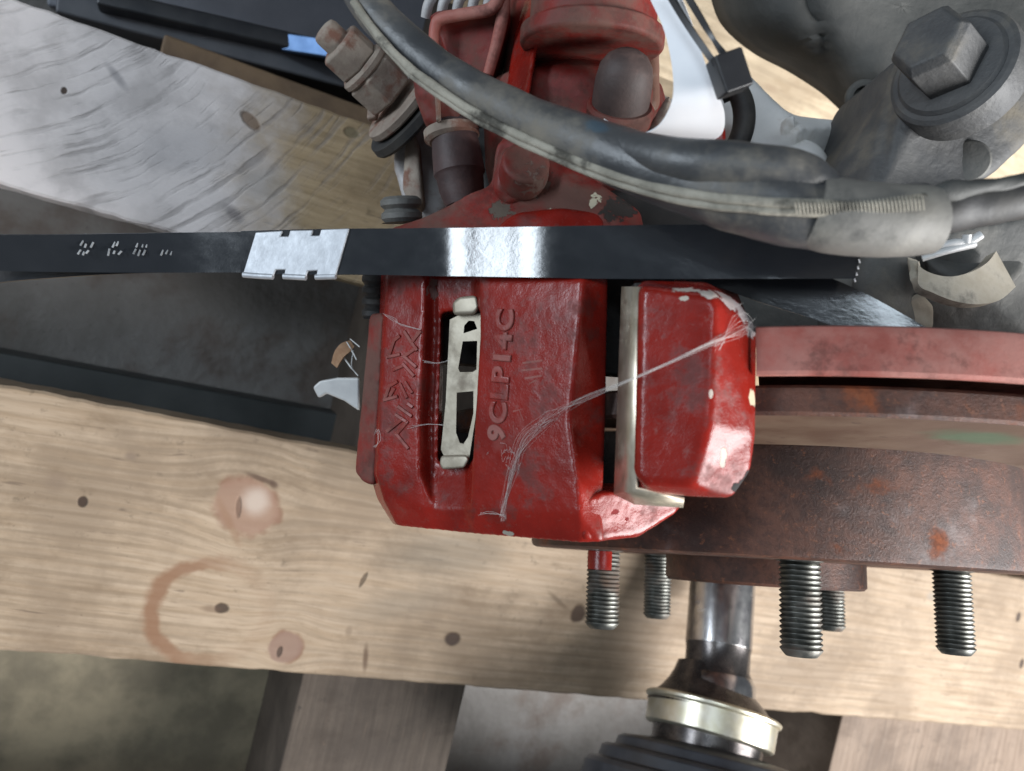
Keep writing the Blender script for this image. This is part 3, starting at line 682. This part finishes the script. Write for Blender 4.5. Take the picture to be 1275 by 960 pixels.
# inboard side of the caliper, above the strap
cast(prism('shoulder', [(478, 296, 216), (484, 283, 217), (525, 270, 218), (585, 243, 219), (612, 228, 218), (617, 180, 216), (632, 165, 218), (690, 190, 216), (742, 225, 214), (800, 262, 208), (806, 300, 202)], 32, RED_DIRTY, cal, 3.0))
cast(prism('shoulder_rib', [(612, 236, 214), (620, 185, 211), (640, 176, 211), (668, 210, 212), (660, 244, 213), (632, 256, 213)], 10, RED_DIRTY, cal, 2.2))
cast(prism('shoulder_step', [(596, 300, 212), (640, 262, 210), (700, 256, 209), (752, 262, 207), (762, 300, 204)], 12, RED, cal, 2.5))
lathe('boss', [(0, 5), (.4, 6.5), (6, 7), (9, 7)], V(655, 200, 208), DIR((-.1, -.35, -1)), RED_DIRTY, cal, 40, bevel=.8)
cyl = VV((30, 70, -262))
lathe('piston_housing', [(-12, 27), (0, 30), (22, 30.5), (27, 29), (30, 24), (60, 22)], V(712, 215, 262), DIR((.02, 1, .12)), RED_DIRTY, cal, 72, bevel=.8)
lathe('piston_collar', [(0, 20), (.8, 21), (5, 21), (6, 18.5), (26, 18)], V(736, 62, 226), DIR((.06, 1, .12)), RED_DIRTY, cal, 56, bevel=.5)
cast(prism('housing_rib', [(640, 40, 240), (655, -10, 240), (690, -10, 228), (672, 40, 226), (648, 170, 222), (624, 150, 236)], 30, RED, cal, 2.5))
prism('dark_fill', [(740, 240, 232), (800, 225, 232), (900, 250, 228), (925, 300, 226), (900, 330, 228), (760, 320, 228)], 30, PADDARK, cal, 3)  # near-black block added to keep the space behind the hose dark
# dark rubber cap of the guide pin
lathe('pin_cap', [(-1, 8), (3, 8.3), (9, 8.1), (13, 7.4), (15.5, 5.8), (17, 3.6), (17.6, 1.4), (17.7, .2)], V(771, 138, 224), DIR((.05, .7, .75)), simple('brown_dusted_cap', (.035, .024, .022), (.07, .045, .04), 60, (.55, .75), 0, .3, 600, .0005, (.15, .09, .075), .5, .75, 60), cal, 40, smooth=60)
lathe('pin_base', [(0, 9.5), (4, 9.8), (5, 9)], V(770, 150, 226), DIR((.05, .7, .75)), RED_DIRTY, cal, 40)
cast(prism('pin_lug', [(790, 60, 240), (806, 30, 238), (822, 50, 238), (824, 130, 240), (800, 150, 240), (784, 110, 240)], 16, DUSTY, cal, 2))
cast(prism('lug_stub', [(806, 160, 226), (836, 110, 226), (842, 160, 226), (815, 185, 226)], 12, DUSTY, cal, 2))
# lever housing with ribbed back
def shell():
    P = [(532, 18, 240), (545, 10, 238), (612, 5, 234), (622, -12, 233), (634, -12, 237), (636, 20, 238), (606, 118, 246), (585, 130, 247), (552, 60, 244), (546, 40, 243)]
    cast(prism('lever_housing', P, 26, RED_DIRTY, cal, 1.2))
    tube('housing_lip', [(540, 62, 240, 1.5), (541, 36, 239, 1.7), (548, 24, 238, 1.8), (575, 18, 236, 1.8), (606, 13, 234, 1.9), (618, 4, 233, 2.0), (624, -14, 232, 2.0)], SHIELD, cal, 12)
    tube('housing_lip', [(626, -14, 234, 2.0), (627, 10, 235, 2.0), (620, 48, 238, 1.9), (608, 92, 242, 1.7)], SHIELD, cal, 12)
    for i in range(5):
        x = 533 + i * 19
        tube('housing_rib', [(x - 3, 22 - i * 2.2, 244, 1.6), (x + 1, 4 - i * 2, 242, 1.7), (x + 12, -12, 242, 1.7)], BLOCK, cal, 10)
shell()
cast(prism('lever', [(512, 85, 232), (522, 80, 231), (548, 118, 230), (577, 135, 231), (571, 150, 233), (548, 158, 234), (528, 150, 234), (516, 118, 234)], 12, RED_DIRTY, cal, 1.6))
prism('lever_edge', [(541, 112, 228.5), (548, 116, 228.5), (548, 148, 229.5), (543, 150, 229.5)], 3, DUSTY, cal, .5)
lathe('lever_boot', [(0, 5), (1, 7.4), (5, 7.9), (6, 7.2), (10, 7.6), (17, 8.0), (18, 7.3), (22, 7.0), (27, 5.6), (28, 4)], V(563, 150, 240), DIR((.14, -1, .05)), simple('red_dusted_rubber', (.03, .018, .018), (.06, .03, .028), 60, (.5, .7), 0, .3, 600, .0005, (.14, .07, .06), .55, .75, 50), cal, 40)
lathe('boot_collar', [(0, 6), (1, 8.6), (3.5, 8.6), (4.5, 7.2)], V(561, 158, 240), DIR((.14, -1, .05)), DUSTY, cal, 36)
ribbed('pin_bolt', V(501, 278, 240), DIR((-.05, 1, .15)), 6.3, 6.4, 2, 8, CASTDARK, cal, 30)
lathe('boot_small', [(0, 5), (1, 7), (12, 7.6), (22, 6)], V(600, 165, 262), DIR((.2, -1, 0)), RUBBER, cal, 30)

# ================================================================ PALE CARRIER BLOCK AND DUSTY BOLT
blk = thing('carrier_casting', 'pale dusty aluminium casting behind the dusty hex fitting', 'casting', V(540, 180, 300))
cast(prism('casting_body', [(486, 90, 276), (505, 80, 272), (560, 60, 268), (640, 90, 275), (640, 215, 285), (600, 262, 285), (540, 276, 280), (505, 262, 278), (488, 205, 276)], 40, BLOCK, blk, 4.0), 1.0, .8, 9, 6)
prism('casting_rib', [(506, 150, 268), (520, 172, 266), (527, 255, 268), (516, 262, 269), (500, 235, 269)], 10, DUSTY, blk, 2.0)
fit = thing('hex_fitting', 'dusty stacked hex nuts with washer sticking out beside the weathered board', 'hex fitting', V(490, 130, 272))
fo = V(492, 121, 268); fa = (V(404, 38, 252) - fo).normalized(); mm_ = .001
def hexp(name, s0, s1, r_, mat, ch=.8):
    return lathe(name, [(s0, r_ * .9), (s0 + ch, r_), (s1 - ch, r_), (s1, r_ * .88)], fo, fa, mat, fit, 6, smooth=20, bevel=.4, ref=DIR((.3, .5, 1)))
lathe('washer_plate', [(-2.5, 15.5), (-1.8, 16), (.2, 16), (.6, 15)], fo - fa * .002, fa, DUSTY, fit, 48)
lathe('washer_plate', [(-7, 19), (-6, 19.5), (-3.5, 19)], fo - fa * .002, fa, RUBBER, fit, 48)
hexp('hex_nut', 1.2, 12.5, 10.0, DUSTY)
lathe('nut_collar', [(12.3, 8.8), (13, 9.4), (14.5, 9.4), (15.5, 8.5)], fo, fa, DUSTY, fit, 40)
hexp('hex_nut', 15.3, 25, 8.4, DUSTY)
lathe('threaded_tip', [(24.5, 4.7), (29.5, 4.7), (31, 4.2), (31.5, 2.5)], fo, fa, DUSTY, fit, 28, bevel=.4)
prism('fitting_tang', [(459, 112, 268), (474, 120, 266), (468, 146, 268), (456, 148, 270)], 4, DUSTY, fit, .8)

tab = prism('metal_tab', [(389, 482, 272), (398, 474, 271), (420, 470, 270), (447, 470, 268), (447, 512, 270), (428, 499, 271), (406, 490, 272), (396, 496, 273)], 2.5, WHITEM, None, .8)
tag(tab, 'small pale curved metal tab poking out left of the red caliper', 'metal tab')
tab.parent = cal; tab.location = LOC[tab] - LOC[cal]
for kk in ('label', 'category'): del tab[kk]

# ================================================================ DRIVE SHAFT
sp0 = V(903, 672, 432); sp1 = V(884, 965, 386); sa = (sp1 - sp0).normalized()
sha = thing('drive_shaft', 'steel drive shaft end with yellowed dust ring and black ribbed boot', 'drive shaft', sp0 + Vector((0, 0, -.03)))
L_ = (sp1 - sp0).length * 1000
def sl(y): t_ = (y - 672) / 293 * 432 / (386 + (965 - y) / 293 * 46); return t_ * L_ if y < 965 else L_
tilt = (sa + DIR((-1, 0, .3)) * .12).normalized()
lathe('rod', [(0, 16.5), (.8, 17.4), (sl(806), 17.2)], sp0, sa, ROD, sha, 64, bevel=.3)
lathe('oil_band', [(sl(806), 17.0), (sl(812), 16.6), (sl(832), 16.6), (sl(838), 18)], sp0, sa, RODBLK, sha, 64, caps=False)
lathe('shoulder_cone', [(sl(838), 18), (sl(846), 19.8), (sl(876), 20.4)], sp0, sa, ROD, sha, 64, caps=False)
lathe('back_cone', [(sl(828), 16.5), (sl(838), 18), (sl(848), 20.4), (sl(858), 24), (sl(866), 28), (sl(874), 31)], sp0 + DIR((-.8, 0, -.6)) * .004, sa, RODBLK, sha, 64)
rc = sp0 + sa * sl(874) * .001
lathe('dust_ring', [(0, 20), (-.5, 33), (.6, 34.6), (2.2, 34.2), (2.8, 32.8), (14, 32.4), (15, 31), (15, 20)], rc + DIR((0, 0, -1)) * .003, tilt, BRASS, sha, 96, bevel=.3, caps=False)
lathe('joint_neck', [(12, 28), (28, 27)], rc + DIR((0, 0, -1)) * .004, tilt, RODBLK, sha, 64)
lathe('boot', [(21, 27), (22.5, 38), (23.5, 46), (25, 48.5), (29, 49.5), (29.6, 54), (31, 56), (36, 57), (36.8, 61), (39, 63), (54, 65), (72, 65)], rc + DIR((1, 0, -1)) * .005, (tilt + sa * .8).normalized(), BOOT, sha, 96, bevel=.5)

# ================================================================ SUSPENSION ARM, CASTINGS, COVER (upper right)
arm = thing('suspension_arm', 'dusty grey suspension arm with large hex bolt and washer', 'suspension arm', V(1180, 250, 260))
ap = [(1108, 108, 246), (1128, 62, 238), (1205, 8, 232), (1262, 30, 240), (1300, 70, 246), (1300, 160, 250), (1242, 215, 246), (1165, 262, 240), (1082, 246, 236),
      (1040, 220, 256), (1078, 146, 262), (1040, 330, 262), (1170, 340, 250)]
af = [(0, 1, 2, 3, 4, 5, 6, 7, 8), (0, 8, 9, 10), (8, 7, 12, 11), (8, 11, 9)]
cast(quadmesh('arm_body', ap, af, ARM, arm, 3.2, 55), 1.0, .6, 7, 10)
ba = DIR((-.76, .26, .58)); wc = V(1186, 86, 226)
lathe('washer', [(-9, 18), (-1, 18.2), (.6, 17.8), (1.4, 16.6), (1.6, 10)], wc, ba, ARM, arm, 72, smooth=30)
lathe('washer_dish', [(1.0, 15), (1.6, 15.2), (2.6, 14.2), (2.8, 6)], wc, ba, ARM, arm, 72, smooth=30)
lathe('bolt_head', [(2.2, 10.8), (15.0, 10.8), (17.2, 9.2), (17.6, 8.4)], wc, ba, ARM, arm, 6, smooth=20, bevel=.5, ref=DIR((.2, 1, .3)))
lathe('plug', [(-3, 6.6), (.4, 6.6), (.9, 6.0), (1.0, 5.4)], V(1205, 201, 243), DIR((-.42, -.1, 1)), CASTDARK, arm, 40, smooth=30)

lc = thing('lower_casting', 'dark dusty casting with pale caked lip between hose and splash shield', 'casting', V(1180, 400, 280))
cast(prism('casting_body', [(1040, 330, 240), (1085, 300, 232), (1150, 290, 226), (1320, 250, 226), (1330, 470, 236), (1150, 470, 240), (1040, 460, 246)], 50, CASTDARK, lc, 6), 1.3, 1.2, 12, 8)
prism('casting_root', [(850, 300, 262), (900, 262, 262), (1010, 270, 258), (1090, 300, 250), (1090, 430, 255), (930, 420, 262)], 50, CASTDARK, lc, 5)
tube('casting_ridge', [(1110, 305, 222, 7), (1100, 350, 224, 9), (1098, 400, 228, 11), (1096, 450, 232, 12)], CASTDARK, lc, 24, .6, jit=.1)
rows_ = []
for x0, y0, x1, y1, d0 in ((1136, 322, 1140, 334, 215), (1143, 336, 1141, 358, 213), (1160, 345, 1158, 368, 212), (1182, 347, 1185, 378, 212), (1205, 340, 1212, 381, 214), (1222, 330, 1238, 376, 218), (1234, 316, 1258, 360, 223)):
    rows_.append(((x0, y0, d0), (x1, y1, d0 - 2)))
ribbon('caked_lip', rows_, CREAM, lc, 3.2)
lathe('cup', [(-4, 17), (6, 17.5), (7, 16), (7, 5)], V(1188, 318, 236), DIR((.1, .5, .8)), CASTDARK, lc, 48, bevel=.6)
prism('dust_flake', [(1126, 372, 221), (1150, 362, 219), (1166, 380, 221), (1166, 412, 224), (1134, 412, 224)], 6, CREAM, lc, 2.0)
for p in ([(1150, 312, 214, 1.0), (1185, 303, 212, 1.2), (1204, 302, 212, 1.3), (1222, 292, 211, 1.2)], [(1148, 322, 214, .9), (1180, 312, 212, 1.0), (1213, 303, 212, 1.3)], [(1203, 303, 211.5, 1.1), (1204, 292, 211, 1.3)]):
    tube('dry_stick', p, WHITEM, lc, 8)

kn = thing('aluminium_knuckle', 'pale grey aluminium knuckle casting beside the white paper tag', 'knuckle', V(980, 190, 330))
kp = [(880, 80, 300), (935, 88, 296), (984, 140, 292), (1062, 148, 296), (1075, 240, 300), (960, 280, 296), (880, 260, 300), (932, 190, 290), (985, 160, 285)]
cast(quadmesh('knuckle_body', kp, [(0, 1, 2, 8, 7), (0, 7, 6), (7, 8, 2, 3, 4, 5), (7, 5, 6)], ALU, kn, 3, 40), 1.2, .6, 9, 8)
prism('knuckle_rib', [(978, 146, 284), (990, 142, 283), (992, 158, 284), (984, 172, 285), (974, 190, 287), (966, 190, 288)], 14, ALU, kn, 1.6)
lathe('knuckle_boss', [(-8, 12), (0, 12), (3, 10.5), (5, 7)], V(990, 210, 288), DIR((-.3, .2, 1)), ALU, kn, 48, bevel=1)
tube('knuckle_seal', [(898, 118, 270, 3.2), (916, 112, 268, 3.6), (926, 135, 267, 3.8), (924, 165, 267, 3.8), (908, 196, 268, 3.6), (890, 205, 270, 3.2)], RUBBER, kn, 16)
prism('red_lug', [(884, 168, 255), (896, 150, 254), (905, 158, 254), (905, 176, 254), (896, 190, 255), (880, 192, 256)], 12, RED, kn, 1.5)

cov = thing('black_cover', 'large dusty black rubber cover above the aluminium knuckle', 'cover', V(1120, 20, 345))
def cover_mesh():
    ol = [(878, -60), (890, 0), (905, 32), (940, 62), (985, 86), (1025, 112), (1052, 136), (1072, 147), (1100, 146), (1150, 140), (1330, 160), (1340, -60)]
    ol = [(p[0], p[1]) for p in ol]
    c0 = (1120, 10); vs_, fc = [], []; n = 16 * len(ol)
    sm = spline([(p[0], p[1]) for p in ol + [ol[0]]], 16)[:-1]; n = len(sm); rings = 14
    for j in range(rings + 1):
        t = j / rings
        for x, y in sm:
            px, py = c0[0] + (x - c0[0]) * t, c0[1] + (y - c0[1]) * t
            d = 292 + 50 * t ** 5 + 4 * math.sin(px * .012 + py * .02) + 3.5 * math.exp(-((px - 1020 - (py - 40) * .45) / 9) ** 2)
            vs_.append(V(px, py, d))
    for j in range(rings):
        for i in range(n): fc.append((j * n + i, j * n + (i + 1) % n, (j + 1) * n + (i + 1) % n, (j + 1) * n + i))
    return vs_, fc
vs_, fc = cover_mesh()
mesh('cover_skin', vs_, fc, COVER, cov, 70, solid=3)
lathe('drain_stub', [(0, 6.5), (3, 6.5), (4, 5.5), (4, 3.8), (1, 3.6)], V(1073, 122, 300), DIR((-.2, -.2, 1)), COVER, cov, 32, bevel=.3)

# ================================================================ HOSE
hs = thing('brake_hose', 'thick black dusty rubber hose with pale seam arching over the caliper', 'hose', HL)
hp = [(430, -45, 196, 4.6), (456, 2, 192, 4.7), (498, 48, 188, 4.8), (560, 98, 183, 5.0), (640, 142, 176, 5.3), (720, 176, 168, 5.8), (800, 206, 161, 6.4), (880, 232, 155, 7.0), (950, 251, 151, 7.4), (1020, 266, 150, 7.2), (1080, 272, 150, 6.8), (1130, 273, 151, 6.5), (1154, 272, 151.5, 6.4)]
tube('hose_tube', hp, HOSE, hs, 32, jit=.05, per=10)
up = [(690, 158, 172, 2.5), (770, 184, 162, 4.0), (840, 200, 154, 4.6), (900, 208, 150, 5.0), (960, 214, 148, 5.0), (1000, 221, 148, 4.7), (1020, 230, 148.4, 3.9), (1040, 239, 148.8, 3.2), (1090, 246, 149, 2.7), (1152, 244, 150, 2.5)]
tube('hose_bulge', up, HOSE, hs, 24, jit=.05)
def ridge(off, r_, dz, mat, nm, a0=0, a1=None, jit=.25):
    ps = spline([(440, 2, 186.5), (478, 52, 182.5), (520, 92, 179), (600, 145, 173), (700, 192, 164.5), (780, 222, 157), (850, 240, 150.5), (920, 249, 145), (1000, 254, 142.2), (1080, 253, 142.5), (1152, 246, 144.5)], 14)
    tube(nm, None, mat, hs, 10, .8, path=[(x + off * .45, y + off * .9, d + dz, r_) for x, y, d in ps], jit=jit)
ridge(0, 1.0, .6, SEAM, 'seam_ridge'); ridge(12, .85, .9, SEAM, 'seam_ridge')
ridge(6, .7, 1.3, RUBBER, 'seam_groove')
tube('end_sleeve', [(1010, 262, 149.2, 7.1), (1040, 269, 149, 7.3), (1085, 274, 149.5, 7.2), (1130, 275, 150.4, 6.9), (1157, 274, 151, 6.7)], SLEEVE, hs, 36, 1.0, jit=.04)
# fine thread wraps on the seam's right end
for i in range(34):
    x = 990 + i * 4.8; y = 253.5 - max(0, x - 1080) * .07
    tube('stitch', [(x - 1.5, y - 6.5, 143.6, .16), (x, y, 141.3, .2), (x + 1.5, y + 13, 142.2, .16)], SEAM, hs, 5, per=3)
cb = tube('inner_cable', [(1120, 268, 152, 4.6), (1165, 262, 152.5, 4.9), (1220, 253, 153, 4.6), (1300, 240, 154, 4.4)], RUBBER, hs, 24, jit=.1)
tube('tape_wrap', [(1156, 246, 149.5, 1.4), (1180, 240, 148.5, 1.8), (1230, 233, 149, 1.4), (1300, 222, 150, 1.2)], COVER, hs, 14, jit=.5)

# ================================================================ STRAPPING
st = thing('plastic_strap', 'glossy black strapping band pulled flat across the red caliper', 'strap', V(600, 315, 195))
A = lambda x, y0, y1, d0, d1=None: ((x, y0, d0), (x, y1, d1 if d1 is not None else d0))
tail = [(300, 288, 340, 211.5), (370, 286, 342, 208.6), (432, 285, 342, 206), (500, 284.5, 343, 203.2), (545, 284, 344, 200.8), (570, 284, 344, 198.8), (600, 283.5, 344.5, 195.6), (630, 283, 345, 192.4), (660, 282.5, 345.5, 189.2), (690, 282, 346, 186.6), (726, 281.3, 347, 184.4), (800, 280.5, 347.5, 180), (860, 280, 347.5, 176.6), (960, 281, 347, 172)]
ribbon('strap_tail', [A(*t_) for t_ in tail] + [((1075, 300, 169.3), (1064, 347, 169.8))], STRAP, st, .55, 8)
ribbon('strap_under', [A(-60, 292, 335, 222, 231), A(60, 292, 338, 218.5, 226), A(150, 290.5, 339, 216.5, 222), A(230, 289.5, 339.5, 214.6, 217)] + [A(x, y0 + 1, y1 - .5, d + 1.2) for x, y0, y1, d in tail[:11]] + [A(840, 285, 352, 180)], STRAP, st, .55, 6)
ribbon('strap_return', [((800, 300, 186), (806, 345, 186)), ((868, 312, 188.6), (880, 354, 188.8)), ((930, 322, 186.6), (945, 376, 186.4)), ((1000, 335, 184.0), (1020, 400, 183.4)), ((1070, 362, 181.2), (1090, 426, 180.2)), ((1160, 412, 177.4), (1170, 466, 176))], STRAP, st, .55, 8)
ribbon('strap_lower', [((-60, 326, 246), (-60, 362, 240)), ((0, 324, 238), (0, 352, 235)), ((60, 324, 232), (70, 346, 230)), ((140, 322, 226.5), (150, 341, 225.5)), ((240, 320, 221.5), (240, 338, 221.5))], STRAP, st, .55, 6)
# frayed cut edge
for i in range(7):
    t = i / 6; x = 1075 - 11 * t; y = 300 + 47 * t
    if y < 316: continue
    tube('frayed_fibre', [(x - .8, y - 2, 169.0 + t, .13), (x + 1.0, y + 3.5, 168.6 + t, .16)], PAPER, st, 5, per=2)
# serration marks pressed in the strap
rn = random.Random(5); ln = []
for cx in (104, 143, 174, 208):
    for ry in range(3):
        for q in range(3):
            x = cx + q * 6 - ry * 4 + rn.uniform(-1, 1); y = 294 + ry * 10 + rn.uniform(-1, 1)
            if rn.random() < .8: ln.append((x, y + rn.uniform(1, 4), x + rn.uniform(1, 3), y - rn.uniform(.5, 3.5)))
strokes('crimp_mark', ln, simple('scuffed_strap', (.10, .105, .11), (.26, .27, .28), 200, (.35, .6), 0, .3, 900), st, .5, .12, lambda x: 218.6 - (x - 60) * .019 + .6)
# seal
seal = thing('strap_seal', 'notched galvanised metal seal crimped round the black strap', 'strap seal', V(368, 313, 214))
ol = [(318, 289), (352, 287), (349, 294), (359, 294), (361, 286.5), (390, 286), (387.5, 293), (397.5, 293), (399.5, 285.5), (435, 284), (418, 343), (393, 344.5), (395, 337), (383, 337.5), (381, 345), (353, 343.5), (355, 336), (343, 336), (340, 344), (302, 341.5)]
prism('seal_plate', [(x, y, 211.5 - (x - 300) * .0415 - 1.0) for x, y in ol], 1.0, GALV, seal, .35)
tube('seal_fold', [(303, 342, 210.8, .8), (322, 343.5, 210, .8), (340, 344.5, 209.3, .8)], GALV, seal, 10)
tube('seal_fold', [(353, 344, 208.8, .8), (381, 345.5, 207.6, .8)], GALV, seal, 10)
tube('seal_fold', [(393, 345, 207.2, .8), (418, 344, 206.2, .8)], GALV, seal, 10)

# ================================================================ PAPER TAG AND CABLE TIE
tg = ribbon('paper_tag', [((790, -50, 176), (826, -60, 170)), ((808, -5, 172), (846, -10, 166)), ((826, 35, 168), (862, 30, 164)), ((836, 78, 165), (878, 78, 162)), ((838, 118, 163), (894, 116, 163)), ((828, 146, 164), (902, 143, 168)), ((812, 162, 168), (897, 168, 172)), ((790, 166, 175), (868, 178, 178)), ((768, 158, 184), (815, 178, 186)), ((752, 148, 194), (780, 166, 198))], PAPER, None, .25, 10)
tag(tg, 'white paper tag ribbon looped round behind the black hose', 'paper tag')
tie = thing('cable_tie', 'black nylon cable tie with square head on the white paper tag', 'cable tie', V(905, 92, 158))
hx = DIR((.93, .36, -.1)); hy = DIR((-.36, .93, .1)); hy = (hy - hx * hy.dot(hx)).normalized()
hc = V(908, 92, 157); hd = box('tie_head', hc, 3.1, 3.9, 2.6, hx, hy, TIE, tie, .5)
boolean_c = cutter([(889, 78, 150), (897, 75, 150), (902, 92, 150), (894, 96, 150)], 8, 4)
hd.modifiers.clear(); boolean(hd, [boolean_c]); finish(hd, 40, .45)
box('tie_pawl', V(897, 88, 155.5), .7, 1.0, .8, hx, hy, TIE, tie, .2)
ribbon('tie_band', [((822, -20, 164), (829, -22, 162.5)), ((848, 25, 161), (855, 22, 160)), ((872, 62, 158), (880, 58, 157.2)), ((888, 84, 156), (896, 80, 155.5))], TIE, tie, .9, 8)
ribbon('tie_band', [((846, -14, 162), (854, -16, 161)), ((868, 22, 160), (874, 19, 159)), ((884, 48, 158), (889, 45, 157.5)), ((897, 68, 157), (904, 66, 157))], TIE, tie, .9, 8)

# ================================================================ COBWEB, HUSK
rw = random.Random(12); cwv, cwf = [], []
def strand(pts, r_):
    ps = [V(*p) for p in spline(pts, 7)]; k = len(cwv)
    for i, p in enumerate(ps):
        t = (ps[min(i + 1, len(ps) - 1)] - ps[max(i - 1, 0)]).normalized(); a_, u_, v_ = basis(t)
        for q in range(3):
            g = q * 2.094; cwv.append(p + (u_ * math.cos(g) + v_ * math.sin(g)) * r_ * .001)
    for i in range(len(ps) - 1):
        for q in range(3): cwf.append((k + i * 3 + q, k + i * 3 + (q + 1) % 3, k + i * 3 + 3 + (q + 1) % 3, k + i * 3 + 3 + q))
for i in range(13):
    j = lambda a_: rw.uniform(-a_, a_)
    y0 = j(5)
    strand([(690 + j(14), 516 + j(7), dc(690) - 1.5), (724 + j(5), 500 + y0, 180), (775, 478 + y0 * .6, 170), (830, 454 + y0 * .5, 160.5), (885 + j(3), 429 + y0 * .7, 160), (920 + j(8), 416 + j(8), 169), (938 + j(6), 405 + j(12), 173)], rw.uniform(.012, .028))
for i in range(26):
    j = lambda a_: rw.uniform(-a_, a_)
    strand([(626 + j(5), 640 + j(10), dc(626) - .8), (638 + j(6), 590 + j(12), dc(638) - 1.6), (655 + j(10), 550 + j(10), dc(655) - 1.8), (692 + j(14), 516 + j(8), dc(692) - 1.6)], rw.uniform(.012, .03))
for i in range(14):
    j = lambda a_: rw.uniform(-a_, a_)
    x, y = 634 + j(7), 570 + j(16); strand([(x, y, dc(x) - 1.2), (x + j(8), y + j(10), dc(x) - 1.6), (x + j(10), y + j(14), dc(x) - 1.1)], .03)
for i in range(16):
    j = lambda a_: rw.uniform(-a_, a_)
    x, y = 910 + j(14), 405 + j(16); strand([(892 + j(6), 432 + j(6), 162), (x, y, 167), (x + 12 + j(10), y + j(20), 172)], .022)
for p in ([(478, 392, 215.5), (490, 398, 214), (500, 405, 213), (522, 409, 210)], [(526, 450, 210), (545, 452, 206), (560, 448, 204)], [(508, 532, 212), (530, 528, 209), (552, 530, 206)], [(467, 540, 217), (470, 536, 216), (472, 550, 216), (466, 556, 217)], [(606, 565, 198), (612, 563, 198), (624, 563, 196)], [(596, 640, 199), (612, 638, 196), (630, 642, 195)]):
    for q in range(3): strand([(x + rw.uniform(-2, 2), y + rw.uniform(-2, 2), d) for x, y, d in p], .04)
cw = mesh('cobweb', cwv, cwf, WEB, None, 0, loc=V(760, 490, 178))
tag(cw, 'wispy pale cobweb strands stretched across the red caliper to its bracket', 'cobweb')

hv = []
hk = thing('dry_husk', 'small dry brown husk with wispy fibres beside the pale metal tab', 'husk', V(430, 445, 262))
ribbon('husk', [((413, 452, 262), (420, 458, 260)), ((417, 438, 260), (428, 445, 257)), ((425, 428, 259), (436, 438, 257)), ((436, 424, 260), (441, 432, 259))], LEAF, hk, .4, 5)
for p in ([(432, 426, 259, .25), (440, 440, 257, .3), (444, 448, 256, .2)], [(428, 445, 259, .25), (436, 456, 257, .3), (441, 462, 257, .2)], [(436, 422, 259, .2), (448, 432, 257, .25)], [(440, 436, 258, .2), (438, 456, 258, .25), (446, 468, 256, .2)]):
    tube('husk_fibre', p, WHITEM, hk, 6, per=4)
